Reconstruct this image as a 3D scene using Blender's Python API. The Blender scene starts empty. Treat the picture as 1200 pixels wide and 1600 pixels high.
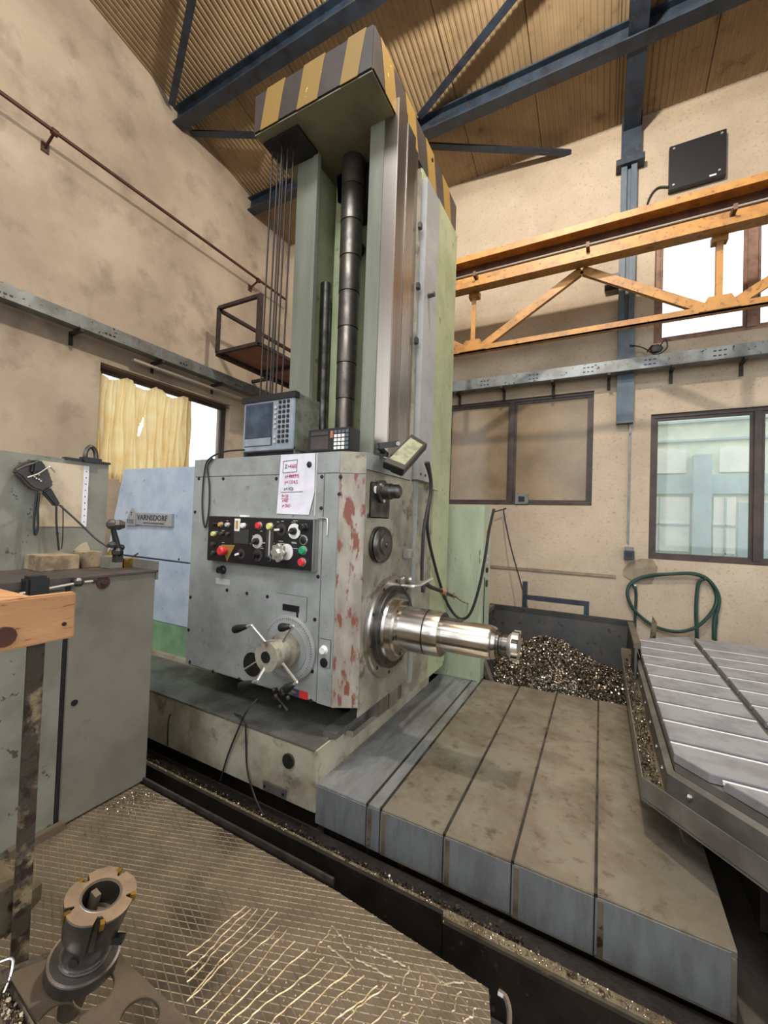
import bpy, bmesh, math, random
from mathutils import Vector, Matrix
random.seed(7)
PI = math.pi
C = bpy.context.scene.collection
scn = bpy.context.scene

# ------------------------------------------------------------ camera
YAW, PITCH, ROLL, FPX = -0.48789898, 0.02250634, 0.03454661, 638.9663
EYE = Vector((0, 0, 1.6))
F = Vector((math.sin(YAW)*math.cos(PITCH), math.cos(YAW)*math.cos(PITCH), math.sin(PITCH)))
_r = Vector((math.cos(YAW), -math.sin(YAW), 0)); _u = _r.cross(F)
R = _r*math.cos(ROLL) + _u*math.sin(ROLL)
U = -_r*math.sin(ROLL) + _u*math.cos(ROLL)
cam = bpy.data.objects.new('camera', bpy.data.cameras.new('camera')); C.objects.link(cam)
cam.matrix_world = Matrix(((R.x, U.x, -F.x, EYE.x), (R.y, U.y, -F.y, EYE.y), (R.z, U.z, -F.z, EYE.z), (0, 0, 0, 1)))
cam.data.sensor_fit = 'VERTICAL'; cam.data.sensor_height = 24.0
cam.data.lens = FPX/1600*24.0
cam.data.clip_start = 0.02; cam.data.clip_end = 200
scn.camera = cam

# ------------------------------------------------------------ world and lights
w = bpy.data.worlds.new('world'); scn.world = w; w.use_nodes = True
w.node_tree.nodes['Background'].inputs[0].default_value = (0.93, 0.96, 1.0, 1)
w.node_tree.nodes['Background'].inputs[1].default_value = 2.3
lamp = bpy.data.lights.new('high_bay_light', 'POINT'); lamp.energy = 780; lamp.color = (1.0, 0.89, 0.77)
lamp.shadow_soft_size = 0.10
lo = bpy.data.objects.new('high_bay_light', lamp); C.objects.link(lo); lo.location = (-0.5, 2.4, 7.1)
fill_l = bpy.data.lights.new('added_fill_light', 'AREA'); fill_l.shape = 'RECTANGLE'; fill_l.size = 4.5; fill_l.size_y = 1.6
fill_l.energy = 420; fill_l.color = (0.94, 0.97, 1.0)      # added soft fill, unseen behind the camera, brightens cap and head fronts
so = bpy.data.objects.new('added_fill_light', fill_l); C.objects.link(so); so.location = (-.8, -2.4, 8.6); so.rotation_euler = (math.radians(28), 0, 0)
scn.view_settings.view_transform = 'Standard'; scn.view_settings.look = 'None'
scn.view_settings.exposure = 0.1; scn.view_settings.gamma = 1.0
scn.view_settings.use_curve_mapping = False

# ------------------------------------------------------------ points read on real planes
def ray(x, y): return F + R*((x-600)/FPX) - U*((y-800)/FPX)
def onx(x, y, v): d = ray(x, y); return EYE + d*((v-EYE.x)/d.x)
def ony(x, y, v): d = ray(x, y); return EYE + d*((v-EYE.y)/d.y)
def onz(x, y, v): d = ray(x, y); return EYE + d*((v-EYE.z)/d.z)
def onp(x, y, p, n): d = ray(x, y); return EYE + d*((p-EYE).dot(n)/d.dot(n))

# ------------------------------------------------------------ materials
def lin(c):
    return tuple((v/255/12.92 if v/255 <= .04045 else ((v/255+.055)/1.055)**2.4) for v in c) + (1,)
def mat(name, c1, c2=None, rough=.5, metal=0, scale=4, lo=.42, hi=.62, bump=.0, bscale=60, stretch=(1, 1, 1),
        c3=None, s3=25, lo3=.6, hi3=.66, spec=.5, trans=None, detail=6, rvar=0.0):
    m = bpy.data.materials.new(name); m.use_nodes = True; nt = m.node_tree; b = nt.nodes['Principled BSDF']
    b.inputs['Roughness'].default_value = rough; b.inputs['Metallic'].default_value = metal
    b.inputs['Specular IOR Level'].default_value = spec
    b.inputs['Base Color'].default_value = lin(c1)
    if c2 or bump or c3:
        tc = nt.nodes.new('ShaderNodeTexCoord'); mp = nt.nodes.new('ShaderNodeMapping')
        mp.inputs['Scale'].default_value = stretch; nt.links.new(tc.outputs['Object'], mp.inputs[0])
        def ramp(s, a, bb, det=detail, rg=.6):
            n = nt.nodes.new('ShaderNodeTexNoise'); n.inputs['Scale'].default_value = s; n.inputs['Detail'].default_value = det
            n.inputs['Roughness'].default_value = rg
            nt.links.new(mp.outputs[0], n.inputs['Vector'])
            r = nt.nodes.new('ShaderNodeMapRange'); r.inputs[1].default_value = a; r.inputs[2].default_value = bb
            nt.links.new(n.outputs[0], r.inputs[0]); return r.outputs[0], n.outputs[0]
        cur = None
        if c2:
            f, _n = ramp(scale, lo, hi)
            mx = nt.nodes.new('ShaderNodeMix'); mx.data_type = 'RGBA'
            mx.inputs[6].default_value = lin(c1); mx.inputs[7].default_value = lin(c2)
            nt.links.new(f, mx.inputs[0]); cur = mx.outputs[2]
            if rvar:
                rr = nt.nodes.new('ShaderNodeMapRange'); rr.inputs[3].default_value = rough; rr.inputs[4].default_value = min(1, rough+rvar)
                nt.links.new(f, rr.inputs[0]); nt.links.new(rr.outputs[0], b.inputs['Roughness'])
        if c3:
            f, _n = ramp(s3, lo3, hi3)
            mx = nt.nodes.new('ShaderNodeMix'); mx.data_type = 'RGBA'
            if cur: nt.links.new(cur, mx.inputs[6])
            else: mx.inputs[6].default_value = lin(c1)
            mx.inputs[7].default_value = lin(c3); nt.links.new(f, mx.inputs[0]); cur = mx.outputs[2]
        if cur: nt.links.new(cur, b.inputs['Base Color'])
        if bump:
            _f, n = ramp(bscale, 0, 1)
            bp = nt.nodes.new('ShaderNodeBump'); bp.inputs['Strength'].default_value = bump; bp.inputs['Distance'].default_value = .01
            nt.links.new(n, bp.inputs['Height']); nt.links.new(bp.outputs[0], b.inputs['Normal'])
    if trans is not None: b.inputs['Transmission Weight'].default_value = trans
    return m
M = {}
M['wall'] = mat('plaster_wall', (176, 161, 141), (144, 130, 112), .9, 0, .7, .36, .68, .35, 22, c3=(118, 106, 92), s3=2.2, lo3=.52, hi3=.80)
M['wallb'] = mat('plaster_wall_speckled', (192, 177, 155), (166, 151, 131), .9, 0, .8, .38, .68, .4, 26, c3=(140, 125, 107), s3=30, lo3=.56, hi3=.80)
M['plaster'] = mat('cement_patch', (146, 133, 113), (122, 110, 93), .9, 0, 6, bump=.3)
M['ceil'] = mat('fluted_roof_sheet', (166, 144, 110), (136, 116, 88), .7, 0, 1.5, .35, .7, stretch=(1, 1, 1), c3=(112, 90, 64), s3=5, lo3=.58, hi3=.75)
M['blue'] = mat('dark_blue_paint', (44, 58, 74), (32, 40, 50), .45, 0, 5, c3=(70, 66, 62), s3=20)
M['bluegrey'] = mat('blue_grey_paint', (70, 88, 104), (92, 104, 112), .5, 0, 6, stretch=(1, 1, .4))
M['trunk'] = mat('galvanised_trunking', (128, 134, 134), (104, 106, 102), .45, .5, 4, c3=(60, 58, 56), s3=18, lo3=.62)
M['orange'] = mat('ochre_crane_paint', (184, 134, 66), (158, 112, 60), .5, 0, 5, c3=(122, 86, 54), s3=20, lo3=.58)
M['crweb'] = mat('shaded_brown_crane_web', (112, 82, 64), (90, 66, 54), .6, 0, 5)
M['silver'] = mat('bright_bar', (220, 218, 210), None, .3, .8)
M['sframe'] = mat('brown_window_frame', (70, 56, 50), (50, 42, 40), .5, 0, 4, c3=(110, 94, 82), s3=40, lo3=.66)
M['pinkframe'] = mat('weathered_window_frame', (150, 118, 100), (118, 90, 78), .7, 0, 8)
M['green'] = mat('pale_green_paint', (168, 174, 138), (152, 162, 126), .35, 0, 3, c3=(110, 118, 84), s3=9, lo3=.6, hi3=.72, rvar=.15)
M['green2'] = mat('aqua_green_paint', (168, 178, 154), (150, 164, 140), .4, 0, 4, stretch=(2, 2, .4), c3=(100, 112, 92), s3=14, lo3=.62, hi3=.7)
M['greengrey'] = mat('green_grey_paint', (130, 134, 120), (114, 118, 105), .4, 0, 3, stretch=(3, 3, .3))
M['greenbase'] = mat('bright_green_paint', (126, 164, 126), (108, 144, 110), .5, 0, 6, c3=(110, 80, 60), s3=12, lo3=.66)
M['head'] = mat('grey_machine_paint', (160, 164, 161), (136, 140, 137), .38, .1, 3.5, .4, .65, .06, 90, c3=(84, 84, 80), s3=16, lo3=.64, hi3=.76, rvar=.2)
M['headcream'] = mat('worn_cream_grey_paint', (160, 156, 138), (122, 116, 104), .5, .05, 4, .4, .62, .1, 80, c3=(92, 78, 66), s3=9, lo3=.55, hi3=.68)
M['rust'] = mat('chamfer_paint_worn_to_red', (166, 160, 146), (140, 132, 120), .5, .05, 4, .4, .6, .1, 90, stretch=(2, 2, .7), c3=(126, 76, 64), s3=9, lo3=.53, hi3=.60)
M['bluebox'] = mat('light_blue_paint', (186, 200, 214), (164, 180, 198), .4, 0, 4, .4, .65, .05, 50, c3=(104, 116, 132), s3=14, lo3=.63, hi3=.74)
M['steel'] = mat('ground_steel', (200, 198, 196), (190, 187, 183), .24, 1, 2, stretch=(4, 4, .1), rvar=.04)
M['steelb'] = mat('brushed_way_steel', (172, 164, 156), (158, 149, 140), .3, 1, 2, stretch=(6, 6, .1), rvar=.05)
M['spindle'] = mat('polished_spindle_steel', (208, 204, 196), (188, 182, 172), .2, 1, 8, stretch=(1, 5, 5), rvar=.05)
M['darksteel'] = mat('oily_dark_steel', (104, 102, 98), (72, 68, 64), .32, .9, 8, rvar=.2)
M['black'] = mat('black_plastic', (26, 26, 28), None, .4, 0)
M['blackrub'] = mat('black_rubber', (34, 33, 34), (44, 42, 40), .55, 0, 12)
M['grime'] = mat('black_oily_grime', (38, 33, 28), (24, 21, 19), .45, .2, 6, c3=(70, 58, 44), s3=20, lo3=.64, bump=.3, bscale=40)
M['yellow'] = mat('hazard_yellow', (255, 226, 56), (248, 212, 60), .5, 0, 5, c3=(150, 120, 60), s3=24, lo3=.68)
M['hblack'] = mat('hazard_black', (64, 57, 55), (74, 66, 62), .45, 0, 5)
M['capunder'] = mat('olive_underside', (138, 136, 108), (118, 116, 92), .6, 0, 3)
M['cab'] = mat('olive_grey_cabinet_paint', (122, 119, 108), (106, 103, 92), .5, 0, 2.5, c3=(76, 72, 62), s3=8, lo3=.66, hi3=.76, rvar=.1)
M['cab2'] = mat('grey_green_sheet', (132, 133, 121), (112, 113, 102), .55, 0, 4, c3=(70, 68, 62), s3=14, lo3=.64)
M['wood'] = mat('ochre_wood', (188, 142, 98), (162, 118, 78), .6, 0, 3, .35, .7, .1, 60, stretch=(6, 1, 6), c3=(130, 90, 58), s3=12, lo3=.62)
M['oldwood'] = mat('stained_wood', (160, 142, 112), (112, 96, 76), .8, 0, 12, bump=.2)
M['post'] = mat('rusty_mottled_steel', (66, 58, 48), (146, 130, 100), .7, .2, 14, .5, .62, .5, 40, c3=(48, 32, 26), s3=26, lo3=.52, hi3=.6)
M['plate'] = mat('oily_tread_steel', (122, 110, 92), (94, 84, 70), .5, .5, 3, .35, .7, .15, 60, c3=(62, 52, 42), s3=2.2, lo3=.55, hi3=.72, rvar=.15)
M['rib'] = mat('tread_rib_steel', (164, 148, 120), (132, 118, 94), .4, .6, 6)
M['weld'] = mat('bright_weld', (196, 182, 154), (150, 134, 106), .4, .5, 30)
M['cover'] = mat('oily_steel_cover', (160, 152, 136), (126, 115, 98), .34, .6, 3.5, .4, .66, .08, 60, c3=(88, 72, 54), s3=13, lo3=.56, hi3=.8, rvar=.2)
M['cover2'] = mat('blue_grey_steel_cover', (154, 157, 158), (128, 130, 128), .32, .5, 3, stretch=(4, 1, 1), rvar=.2)
M['base'] = mat('dirty_cream_machine_paint', (176, 170, 150), (142, 130, 108), .5, 0, 3.5, .4, .62, .1, 60, c3=(84, 66, 50), s3=5, lo3=.58, hi3=.72)
M['basetop'] = mat('oily_grey_top', (122, 122, 117), (88, 87, 82), .25, .4, 3, rvar=.25)
M['table'] = mat('scraped_grey_table_iron', (162, 161, 164), (142, 140, 144), .4, .45, 5, c3=(96, 92, 92), s3=40, lo3=.68, hi3=.76, rvar=.12)
M['tablegap'] = mat('dark_slot_interior', (60, 56, 54), (44, 40, 38), .6, .4, 8)
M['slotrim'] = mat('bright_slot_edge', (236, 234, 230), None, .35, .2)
M['gutter'] = mat('gutter_steel', (132, 122, 100), (96, 84, 64), .45, .4, 6, c3=(60, 46, 34), s3=16, lo3=.6)
M['gutterout'] = mat('gutter_grey_paint', (118, 116, 110), (96, 94, 88), .4, .3, 5)
M['bin'] = mat('dark_bin_steel', (52, 54, 54), (64, 62, 58), .55, .3, 4, c3=(34, 33, 32), s3=10)
M['binrim'] = mat('worn_bin_rim', (112, 104, 84), (80, 76, 66), .6, .3, 8)
M['chip'] = mat('steel_chips', (188, 176, 156), (124, 110, 92), .28, .9, 30)
M['chipd'] = mat('dark_oily_chips', (100, 92, 80), (48, 43, 38), .3, .7, 30)
M['conc'] = mat('dirty_concrete', (92, 84, 74), (70, 64, 56), .85, 0, 3, bump=.3)
M['paper'] = mat('white_paper', (232, 230, 238), (216, 214, 224), .8, 0, 8)
M['red'] = mat('red_plastic', (216, 52, 60), None, .35)
M['redink'] = mat('red_marker_ink', (176, 44, 70), None, .8)
M['greybtn'] = mat('grey_button', (190, 188, 182), None, .4)
M['ink'] = mat('grey_pen_ink', (70, 66, 80), None, .8)
M['greenbtn'] = mat('green_button', (40, 150, 100), None, .35)
M['ybtn'] = mat('pale_yellow_lamp', (222, 216, 130), None, .35)
M['white'] = mat('white_plastic', (236, 236, 232), None, .4)
M['amber'] = mat('amber_lamp', (196, 150, 84), None, .35)
M['screen'] = mat('dark_glass_screen', (52, 66, 82), (76, 92, 108), .15, 0, 6)
M['lcd'] = mat('grey_display', (62, 62, 58), None, .3)
M['dro'] = mat('silver_grey_enclosure', (160, 170, 180), (142, 152, 164), .4, .3, 6)
M['drop'] = mat('mottled_enclosure_side', (112, 116, 104), (84, 88, 78), .5, .2, 12)
M['brass'] = mat('brass', (196, 160, 80), (150, 118, 60), .3, .9, 20)
M['copper'] = mat('orange_hose_cuff', (176, 116, 78), None, .5)
M['hose'] = mat('green_hose', (34, 66, 58), (28, 56, 50), .45, 0, 8)
M['cage'] = mat('dark_brown_steel', (60, 50, 46), (44, 38, 36), .6, .3, 10)
M['cagefloor'] = mat('reddish_brown_board', (142, 98, 78), (122, 84, 68), .7, 0, 4)
M['pipe'] = mat('rusty_pipe', (84, 52, 42), (62, 44, 38), .6, .3, 10)
M['dirtyglass'] = mat('grimy_painted_pane', (150, 132, 104), (112, 98, 80), .16, 0, 1.2, .35, .7, c3=(84, 76, 62), s3=30, lo3=.62, hi3=.8)
M['facade'] = mat('far_pale_wall', (222, 228, 208), (206, 216, 200), .9, 0, 2)
M['facade2'] = mat('far_blue_grey_wall', (182, 200, 204), (164, 186, 194), .9, 0, 2)
M['redpaint'] = mat('red_sticker', (200, 50, 44), None, .5)
M['bluepaint'] = mat('blue_sticker', (40, 80, 110), None, .5)
M['plastic'] = mat('cloudy_plastic_sleeve', (196, 180, 152), (170, 154, 128), .25, 0, 5)
M['coverw'] = mat('pale_grey_cover', (176, 178, 178), (158, 160, 160), .4, .2, 3)
M['topface'] = mat('tan_worn_steel_face', (150, 128, 104), (124, 106, 86), .45, .5, 14)
M['rackm'] = mat('dark_oily_rack_steel', (96, 84, 70), (66, 57, 48), .4, .5, 7, rvar=.2)
M['tube'] = mat('dull_dark_tube', (112, 106, 98), (84, 80, 76), .35, .8, 6, rvar=.15)
# translucent curtain
m = bpy.data.materials.new('pale_yellow_curtain_cloth'); m.use_nodes = True; nt = m.node_tree
for n in list(nt.nodes): nt.nodes.remove(n)
out = nt.nodes.new('ShaderNodeOutputMaterial'); mxs = nt.nodes.new('ShaderNodeMixShader')
d = nt.nodes.new('ShaderNodeBsdfDiffuse'); t = nt.nodes.new('ShaderNodeBsdfTranslucent')
tcn = nt.nodes.new('ShaderNodeTexCoord'); nn = nt.nodes.new('ShaderNodeTexNoise'); nn.inputs['Scale'].default_value = 5; nn.inputs['Detail'].default_value = 8
cr = nt.nodes.new('ShaderNodeValToRGB'); cr.color_ramp.elements[0].position = .35; cr.color_ramp.elements[1].position = .7
cr.color_ramp.elements[0].color = lin((255, 240, 196)); cr.color_ramp.elements[1].color = lin((246, 222, 164))
nt.links.new(tcn.outputs['Object'], nn.inputs['Vector']); nt.links.new(nn.outputs[0], cr.inputs[0])
nt.links.new(cr.outputs[0], d.inputs[0]); nt.links.new(cr.outputs[0], t.inputs[0]); mxs.inputs[0].default_value = .62
nt.links.new(d.outputs[0], mxs.inputs[1]); nt.links.new(t.outputs[0], mxs.inputs[2]); nt.links.new(mxs.outputs[0], out.inputs[0])
M['curtain'] = m
# thin dusty glass: mostly clear, some gloss, some haze
def thin_glass(name, haze, tint):
    m = bpy.data.materials.new(name); m.use_nodes = True; nt = m.node_tree
    for n in list(nt.nodes): nt.nodes.remove(n)
    out = nt.nodes.new('ShaderNodeOutputMaterial')
    tr = nt.nodes.new('ShaderNodeBsdfTransparent'); tr.inputs[0].default_value = tint
    gl = nt.nodes.new('ShaderNodeBsdfGlossy'); gl.inputs['Roughness'].default_value = .03
    df = nt.nodes.new('ShaderNodeBsdfDiffuse'); df.inputs[0].default_value = (.55, .6, .55, 1)
    fr = nt.nodes.new('ShaderNodeFresnel'); fr.inputs[0].default_value = 1.5
    a = nt.nodes.new('ShaderNodeMixShader'); b = nt.nodes.new('ShaderNodeMixShader')
    nz = nt.nodes.new('ShaderNodeTexNoise'); nz.inputs['Scale'].default_value = 3; nz.inputs['Detail'].default_value = 8
    tcn = nt.nodes.new('ShaderNodeTexCoord'); nt.links.new(tcn.outputs['Object'], nz.inputs['Vector'])
    mr = nt.nodes.new('ShaderNodeMapRange'); mr.inputs[1].default_value = .35; mr.inputs[2].default_value = .75
    mr.inputs[3].default_value = haze*.5; mr.inputs[4].default_value = haze*1.5
    nt.links.new(nz.outputs[0], mr.inputs[0]); nt.links.new(mr.outputs[0], a.inputs[0])
    nt.links.new(tr.outputs[0], a.inputs[1]); nt.links.new(df.outputs[0], a.inputs[2])
    nt.links.new(fr.outputs[0], b.inputs[0]); nt.links.new(a.outputs[0], b.inputs[1]); nt.links.new(gl.outputs[0], b.inputs[2])
    nt.links.new(b.outputs[0], out.inputs[0]); return m
M['glass'] = thin_glass('dusty_clear_glass', .05, (.95, .97, .96, 1))
M['hazeglass'] = thin_glass('hazy_greenish_glass', .14, (.94, .98, .95, 1))

# ------------------------------------------------------------ mesh builder
W = {}
class MB:
    def __init__(s): s.v = []; s.f = []; s.bev = None
    def add(s, vs, fs):
        o = len(s.v); s.v += [Vector(v) for v in vs]; s.f += [[i+o for i in f] for f in fs]; return s
    def box(s, x0, x1, y0, y1, z0, z1):
        vs = [(x, y, z) for z in (z0, z1) for y in (y0, y1) for x in (x0, x1)]
        return s.add(vs, [(0, 2, 3, 1), (4, 5, 7, 6), (0, 1, 5, 4), (2, 6, 7, 3), (0, 4, 6, 2), (1, 3, 7, 5)])
    def obox(s, c, ax, ay, az):       # centre and three half-axis vectors
        c, ax, ay, az = map(Vector, (c, ax, ay, az))
        vs = [c+ax*i+ay*j+az*k for k in (-1, 1) for j in (-1, 1) for i in (-1, 1)]
        return s.add(vs, [(0, 2, 3, 1), (4, 5, 7, 6), (0, 1, 5, 4), (2, 6, 7, 3), (0, 4, 6, 2), (1, 3, 7, 5)])
    def bar(s, a, b, w_, h_, up=(0, 0, 1)):
        a = Vector(a); b = Vector(b); d = (b-a); L = d.length/2; d.normalize(); up = Vector(up)
        sd = d.cross(up)
        if sd.length < 1e-4: sd = d.cross(Vector((1, 0, 0)))
        sd.normalize(); u2 = sd.cross(d)
        return s.obox((a+b)/2, d*L, sd*w_/2, u2*h_/2)
    def prism(s, pts, ext):           # planar polygon (3D points) extruded by vector
        n = len(pts); pts = [Vector(p) for p in pts]; e = Vector(ext)
        return s.add(pts+[p+e for p in pts], [list(range(n))[::-1], [i+n for i in range(n)]] + [(i, (i+1) % n, (i+1) % n+n, i+n) for i in range(n)])
    def cyl(s, a, b, r0, r1=None, n=20, caps=True):
        return s.lathe(a, Vector(b)-Vector(a), [(0, r0), (1, r0 if r1 is None else r1)], n, caps)
    def lathe(s, p, d, prof, n=24, caps=True):   # prof: (t along d, radius)
        p = Vector(p); d = Vector(d); dn = d.normalized()
        a = dn.cross(Vector((0, 0, 1)))
        if a.length < 1e-3: a = dn.cross(Vector((1, 0, 0)))
        a.normalize(); b = dn.cross(a); vs = []; fs = []
        for (t, r) in prof:
            for i in range(n):
                th = 2*PI*i/n; vs.append(p+d*t+(a*math.cos(th)+b*math.sin(th))*r)
        for k in range(len(prof)-1):
            for i in range(n):
                j = (i+1) % n; fs.append((k*n+i, k*n+j, (k+1)*n+j, (k+1)*n+i))
        if caps: fs.append(list(range(n))[::-1]); fs.append([(len(prof)-1)*n+i for i in range(n)])
        return s.add(vs, fs)
    def tube(s, pts, r, n=8, smooth=True, caps=True):
        pts = [Vector(p) for p in pts]
        if smooth and len(pts) > 2: pts = catmull(pts, 5)
        vs = []; fs = []; prev = None
        for k, p in enumerate(pts):
            d = (pts[min(k+1, len(pts)-1)]-pts[max(k-1, 0)]).normalized()
            if prev is None:
                a = d.cross(Vector((0, 0, 1)))
                if a.length < 1e-3: a = d.cross(Vector((1, 0, 0)))
            else:
                a = prev-d*prev.dot(d)
            a.normalize(); prev = a; b = d.cross(a)
            rr = r[0]+(r[1]-r[0])*k/(len(pts)-1) if isinstance(r, tuple) else r
            for i in range(n):
                th = 2*PI*i/n; vs.append(p+(a*math.cos(th)+b*math.sin(th))*rr)
        for k in range(len(pts)-1):
            for i in range(n):
                j = (i+1) % n; fs.append((k*n+i, k*n+j, (k+1)*n+j, (k+1)*n+i))
        if caps: fs.append(list(range(n))[::-1]); fs.append([(len(pts)-1)*n+i for i in range(n)])
        return s.add(vs, fs)
    def sph(s, c, r, n=12, sc=(1, 1, 1)):
        c = Vector(c); vs = []; fs = []; m_ = n//2
        for k in range(1, m_):
            ph = PI*k/m_
            for i in range(n):
                th = 2*PI*i/n
                vs.append(c+Vector((math.sin(ph)*math.cos(th)*sc[0], math.sin(ph)*math.sin(th)*sc[1], math.cos(ph)*sc[2]))*r)
        vs.append(c+Vector((0, 0, r*sc[2]))); vs.append(c-Vector((0, 0, r*sc[2]))); T = len(vs)-2
        for k in range(m_-2):
            for i in range(n):
                j = (i+1) % n; fs.append((k*n+i, (k+1)*n+i, (k+1)*n+j, k*n+j))
        for i in range(n):
            j = (i+1) % n; fs.append((T, i, j)); fs.append((T+1, (m_-2)*n+j, (m_-2)*n+i))
        return s.add(vs, fs)
    def bevel(s, w_): s.bev = w_; return s
    def build(s, name, m, parent=None, org=None, label=None, kind=None, fixn=True):
        if parent is not None: o0 = W[parent.name]
        elif org is not None: o0 = Vector(org)
        else:
            xs = [v.x for v in s.v]; ys = [v.y for v in s.v]; zs = [v.z for v in s.v]
            o0 = Vector(((min(xs)+max(xs))/2, (min(ys)+max(ys))/2, min(zs)))
        me = bpy.data.meshes.new(name); me.from_pydata([v-o0 for v in s.v], [], s.f)
        big = len(s.f) > 20000
        if not big:
            bm = bmesh.new(); bm.from_mesh(me)
            if fixn: bmesh.ops.recalc_face_normals(bm, faces=bm.faces)
            if s.bev:
                es = [e for e in bm.edges if len(e.link_faces) == 2 and e.calc_face_angle(0) > .6]
                bmesh.ops.bevel(bm, geom=es, offset=s.bev, segments=2, affect='EDGES', clamp_overlap=True)
            for fc in bm.faces: fc.smooth = True
            for e in bm.edges:
                if len(e.link_faces) != 2 or e.calc_face_angle(0) > .55: e.smooth = False
            bm.to_mesh(me); bm.free()
        me.materials.append(M[m] if isinstance(m, str) else m)
        o = bpy.data.objects.new(name, me); C.objects.link(o)
        if parent is None: o.location = o0
        else: o.parent = parent
        W[o.name] = o0.copy()
        if label: o['label'] = label
        if kind: o['kind'] = kind
        return o
def catmull(P_, k):
    out = []; n = len(P_)
    for i in range(n-1):
        p0 = P_[max(i-1, 0)]; p1 = P_[i]; p2 = P_[i+1]; p3 = P_[min(i+2, n-1)]
        for j in range(k):
            t = j/k
            out.append(.5*((2*p1)+(p2-p0)*t+(2*p0-5*p1+4*p2-p3)*t*t+(-p0+3*p1-3*p2+p3)*t**3))
    out.append(P_[-1]); return out
def thing(name, label, cat, loc, group=None):
    o = bpy.data.objects.new(name, None); C.objects.link(o); o.location = loc; o.empty_display_size = .1
    o['label'] = label; o['category'] = cat
    if group: o['group'] = group
    W[o.name] = Vector(loc); return o
def tag(o, label, cat, group=None):
    o['label'] = label; o['category'] = cat
    if group: o['group'] = group
    return o
def struct(name, loc=(0, 0, 0)):
    o = bpy.data.objects.new(name, None); C.objects.link(o); o.location = loc; o['kind'] = 'structure'; W[o.name] = Vector(loc); return o
def text(txt, size, loc, m, parent, name='lettering', ax=(1, 0, 0), up=(0, 0, 1), align='LEFT', depth=.002, sx=1.0, bold=0.0, fit=None):
    cu = bpy.data.curves.new('t', 'FONT'); cu.body = txt; cu.size = size; cu.extrude = depth/2; cu.align_x = align; cu.offset = bold
    cu.resolution_u = 2
    to = bpy.data.objects.new('t', cu); C.objects.link(to)
    bpy.context.view_layer.update()
    me = bpy.data.meshes.new_from_object(to.evaluated_get(bpy.context.evaluated_depsgraph_get()))
    bpy.data.objects.remove(to)
    X = Vector(ax).normalized(); Z = Vector(up).normalized(); N = X.cross(Z)
    if fit:
        w_ = max(v.co.x for v in me.vertices)-min(v.co.x for v in me.vertices); sx = fit/w_
    o0 = W[parent.name]
    for v in me.vertices:
        c = v.co; v.co = Vector(loc)+X*c.x*sx+Z*c.y+N*c.z-o0
    me.materials.clear(); me.materials.append(M[m])
    o = bpy.data.objects.new(name, me); C.objects.link(o); o.parent = parent; W[o.name] = o0.copy(); return o

# ------------------------------------------------------------ the hall
XL, YB, ZF = -5.9, 6.5, -0.35
XR, YN = 5.5, -4.0
def zc(y): return 7.34+.2*(YB-y)
def wall_rects(u0, u1, v0, v1, holes):
    us = sorted({u0, u1, *[h[0] for h in holes], *[h[1] for h in holes]})
    vs = sorted({v0, v1, *[h[2] for h in holes], *[h[3] for h in holes]})
    for i in range(len(us)-1):
        for j in range(len(vs)-1):
            a, b, c, d_ = us[i], us[i+1], vs[j], vs[j+1]
            if any(h[0] <= a and b <= h[1] and h[2] <= c and d_ <= h[3] for h in holes): continue
            yield a, b, c, d_
# back wall with three window openings
W1 = (-2.32, -.12, 1.92, 3.57); W2 = (.57, 3.3, 1.22, 3.16); W3 = (.58, 3.4, 4.12, 5.72)
b = MB()
for a, c, z0, z1 in wall_rects(XL-.35, XR, ZF, 7.45, [W1, W2, W3]): b.box(a, c, YB, YB+.35, z0, z1)
b.build('wall_back', 'wallb', kind='structure')
WL = (2.96, 5.12, 2.05, 3.58)
b = MB()
for a, c, z0, z1 in wall_rects(YN, YB, ZF, 7.34, [WL]): b.box(XL-.35, XL, a, c, z0, z1)
b.prism([(XL-.35, YN, 7.34), (XL-.35, YB, 7.34), (XL-.35, YB, zc(YB)+.1), (XL-.35, YN, zc(YN)+.1)], (.35, 0, 0))
b.build('wall_left', 'wall', kind='structure')
b = MB()      # opposite walls: a parapet below tall unglazed bays
b.box(XR, XR+.3, YN, YB, ZF, 1.25); b.box(XR, XR+.3, YN, YB, 6.4, zc(YN))
for y in (YN, -.6, 2.8, YB-.4): b.box(XR, XR+.3, y, y+.4, 1.25, 6.4)
b.build('wall_right', 'wall', kind='structure')
b = MB(); b.box(XL-.35, XR+.3, YN-.3, YN, ZF, 1.1); b.box(XL-.35, XR+.3, YN-.3, YN, 6.6, zc(YN)+.1)
for x in (XL-.35, -2.2, 1.6, XR-.1): b.box(x, x+.4, YN-.3, YN, 1.1, 6.6)
b.build('wall_front', 'wall', kind='structure')
MB().box(XL-.3, XR, YN, YB, ZF-.3, ZF).build('floor', 'conc', kind='structure')
# roof: fluted sheets, each one metre wide
roof = struct('ceiling', (0, 0, 7.34))
nsheet = 0; x = XL
while x < XR:
    b = MB(); n = 14; w_ = 1.0/n; prof = []
    for i in range(n):
        xx = x+i*w_
        prof += [(xx, 0), (xx+w_*.42, 0), (xx+w_*.55, .008), (xx+w_*.87, .008)]
    prof += [(x+.992, 0)]
    vs = []
    for (px, pz) in prof: vs += [(px, YB+.1, zc(YB+.1)+pz), (px, YN, zc(YN)+pz)]
    fs = [(2*i, 2*i+2, 2*i+3, 2*i+1) for i in range(len(prof)-1)]
    b.add(vs, fs); b.build('roof_sheet', 'ceil', roof, fixn=False)
    x += 1.0
MB().prism([(XL-.3, YN, zc(YN)+.04), (XR, YN, zc(YN)+.04), (XR, YB+.1, zc(YB+.1)+.04), (XL-.3, YB+.1, zc(YB+.1)+.04)], (0, 0, .12)).build('roof_deck', 'ceil', roof)

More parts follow.
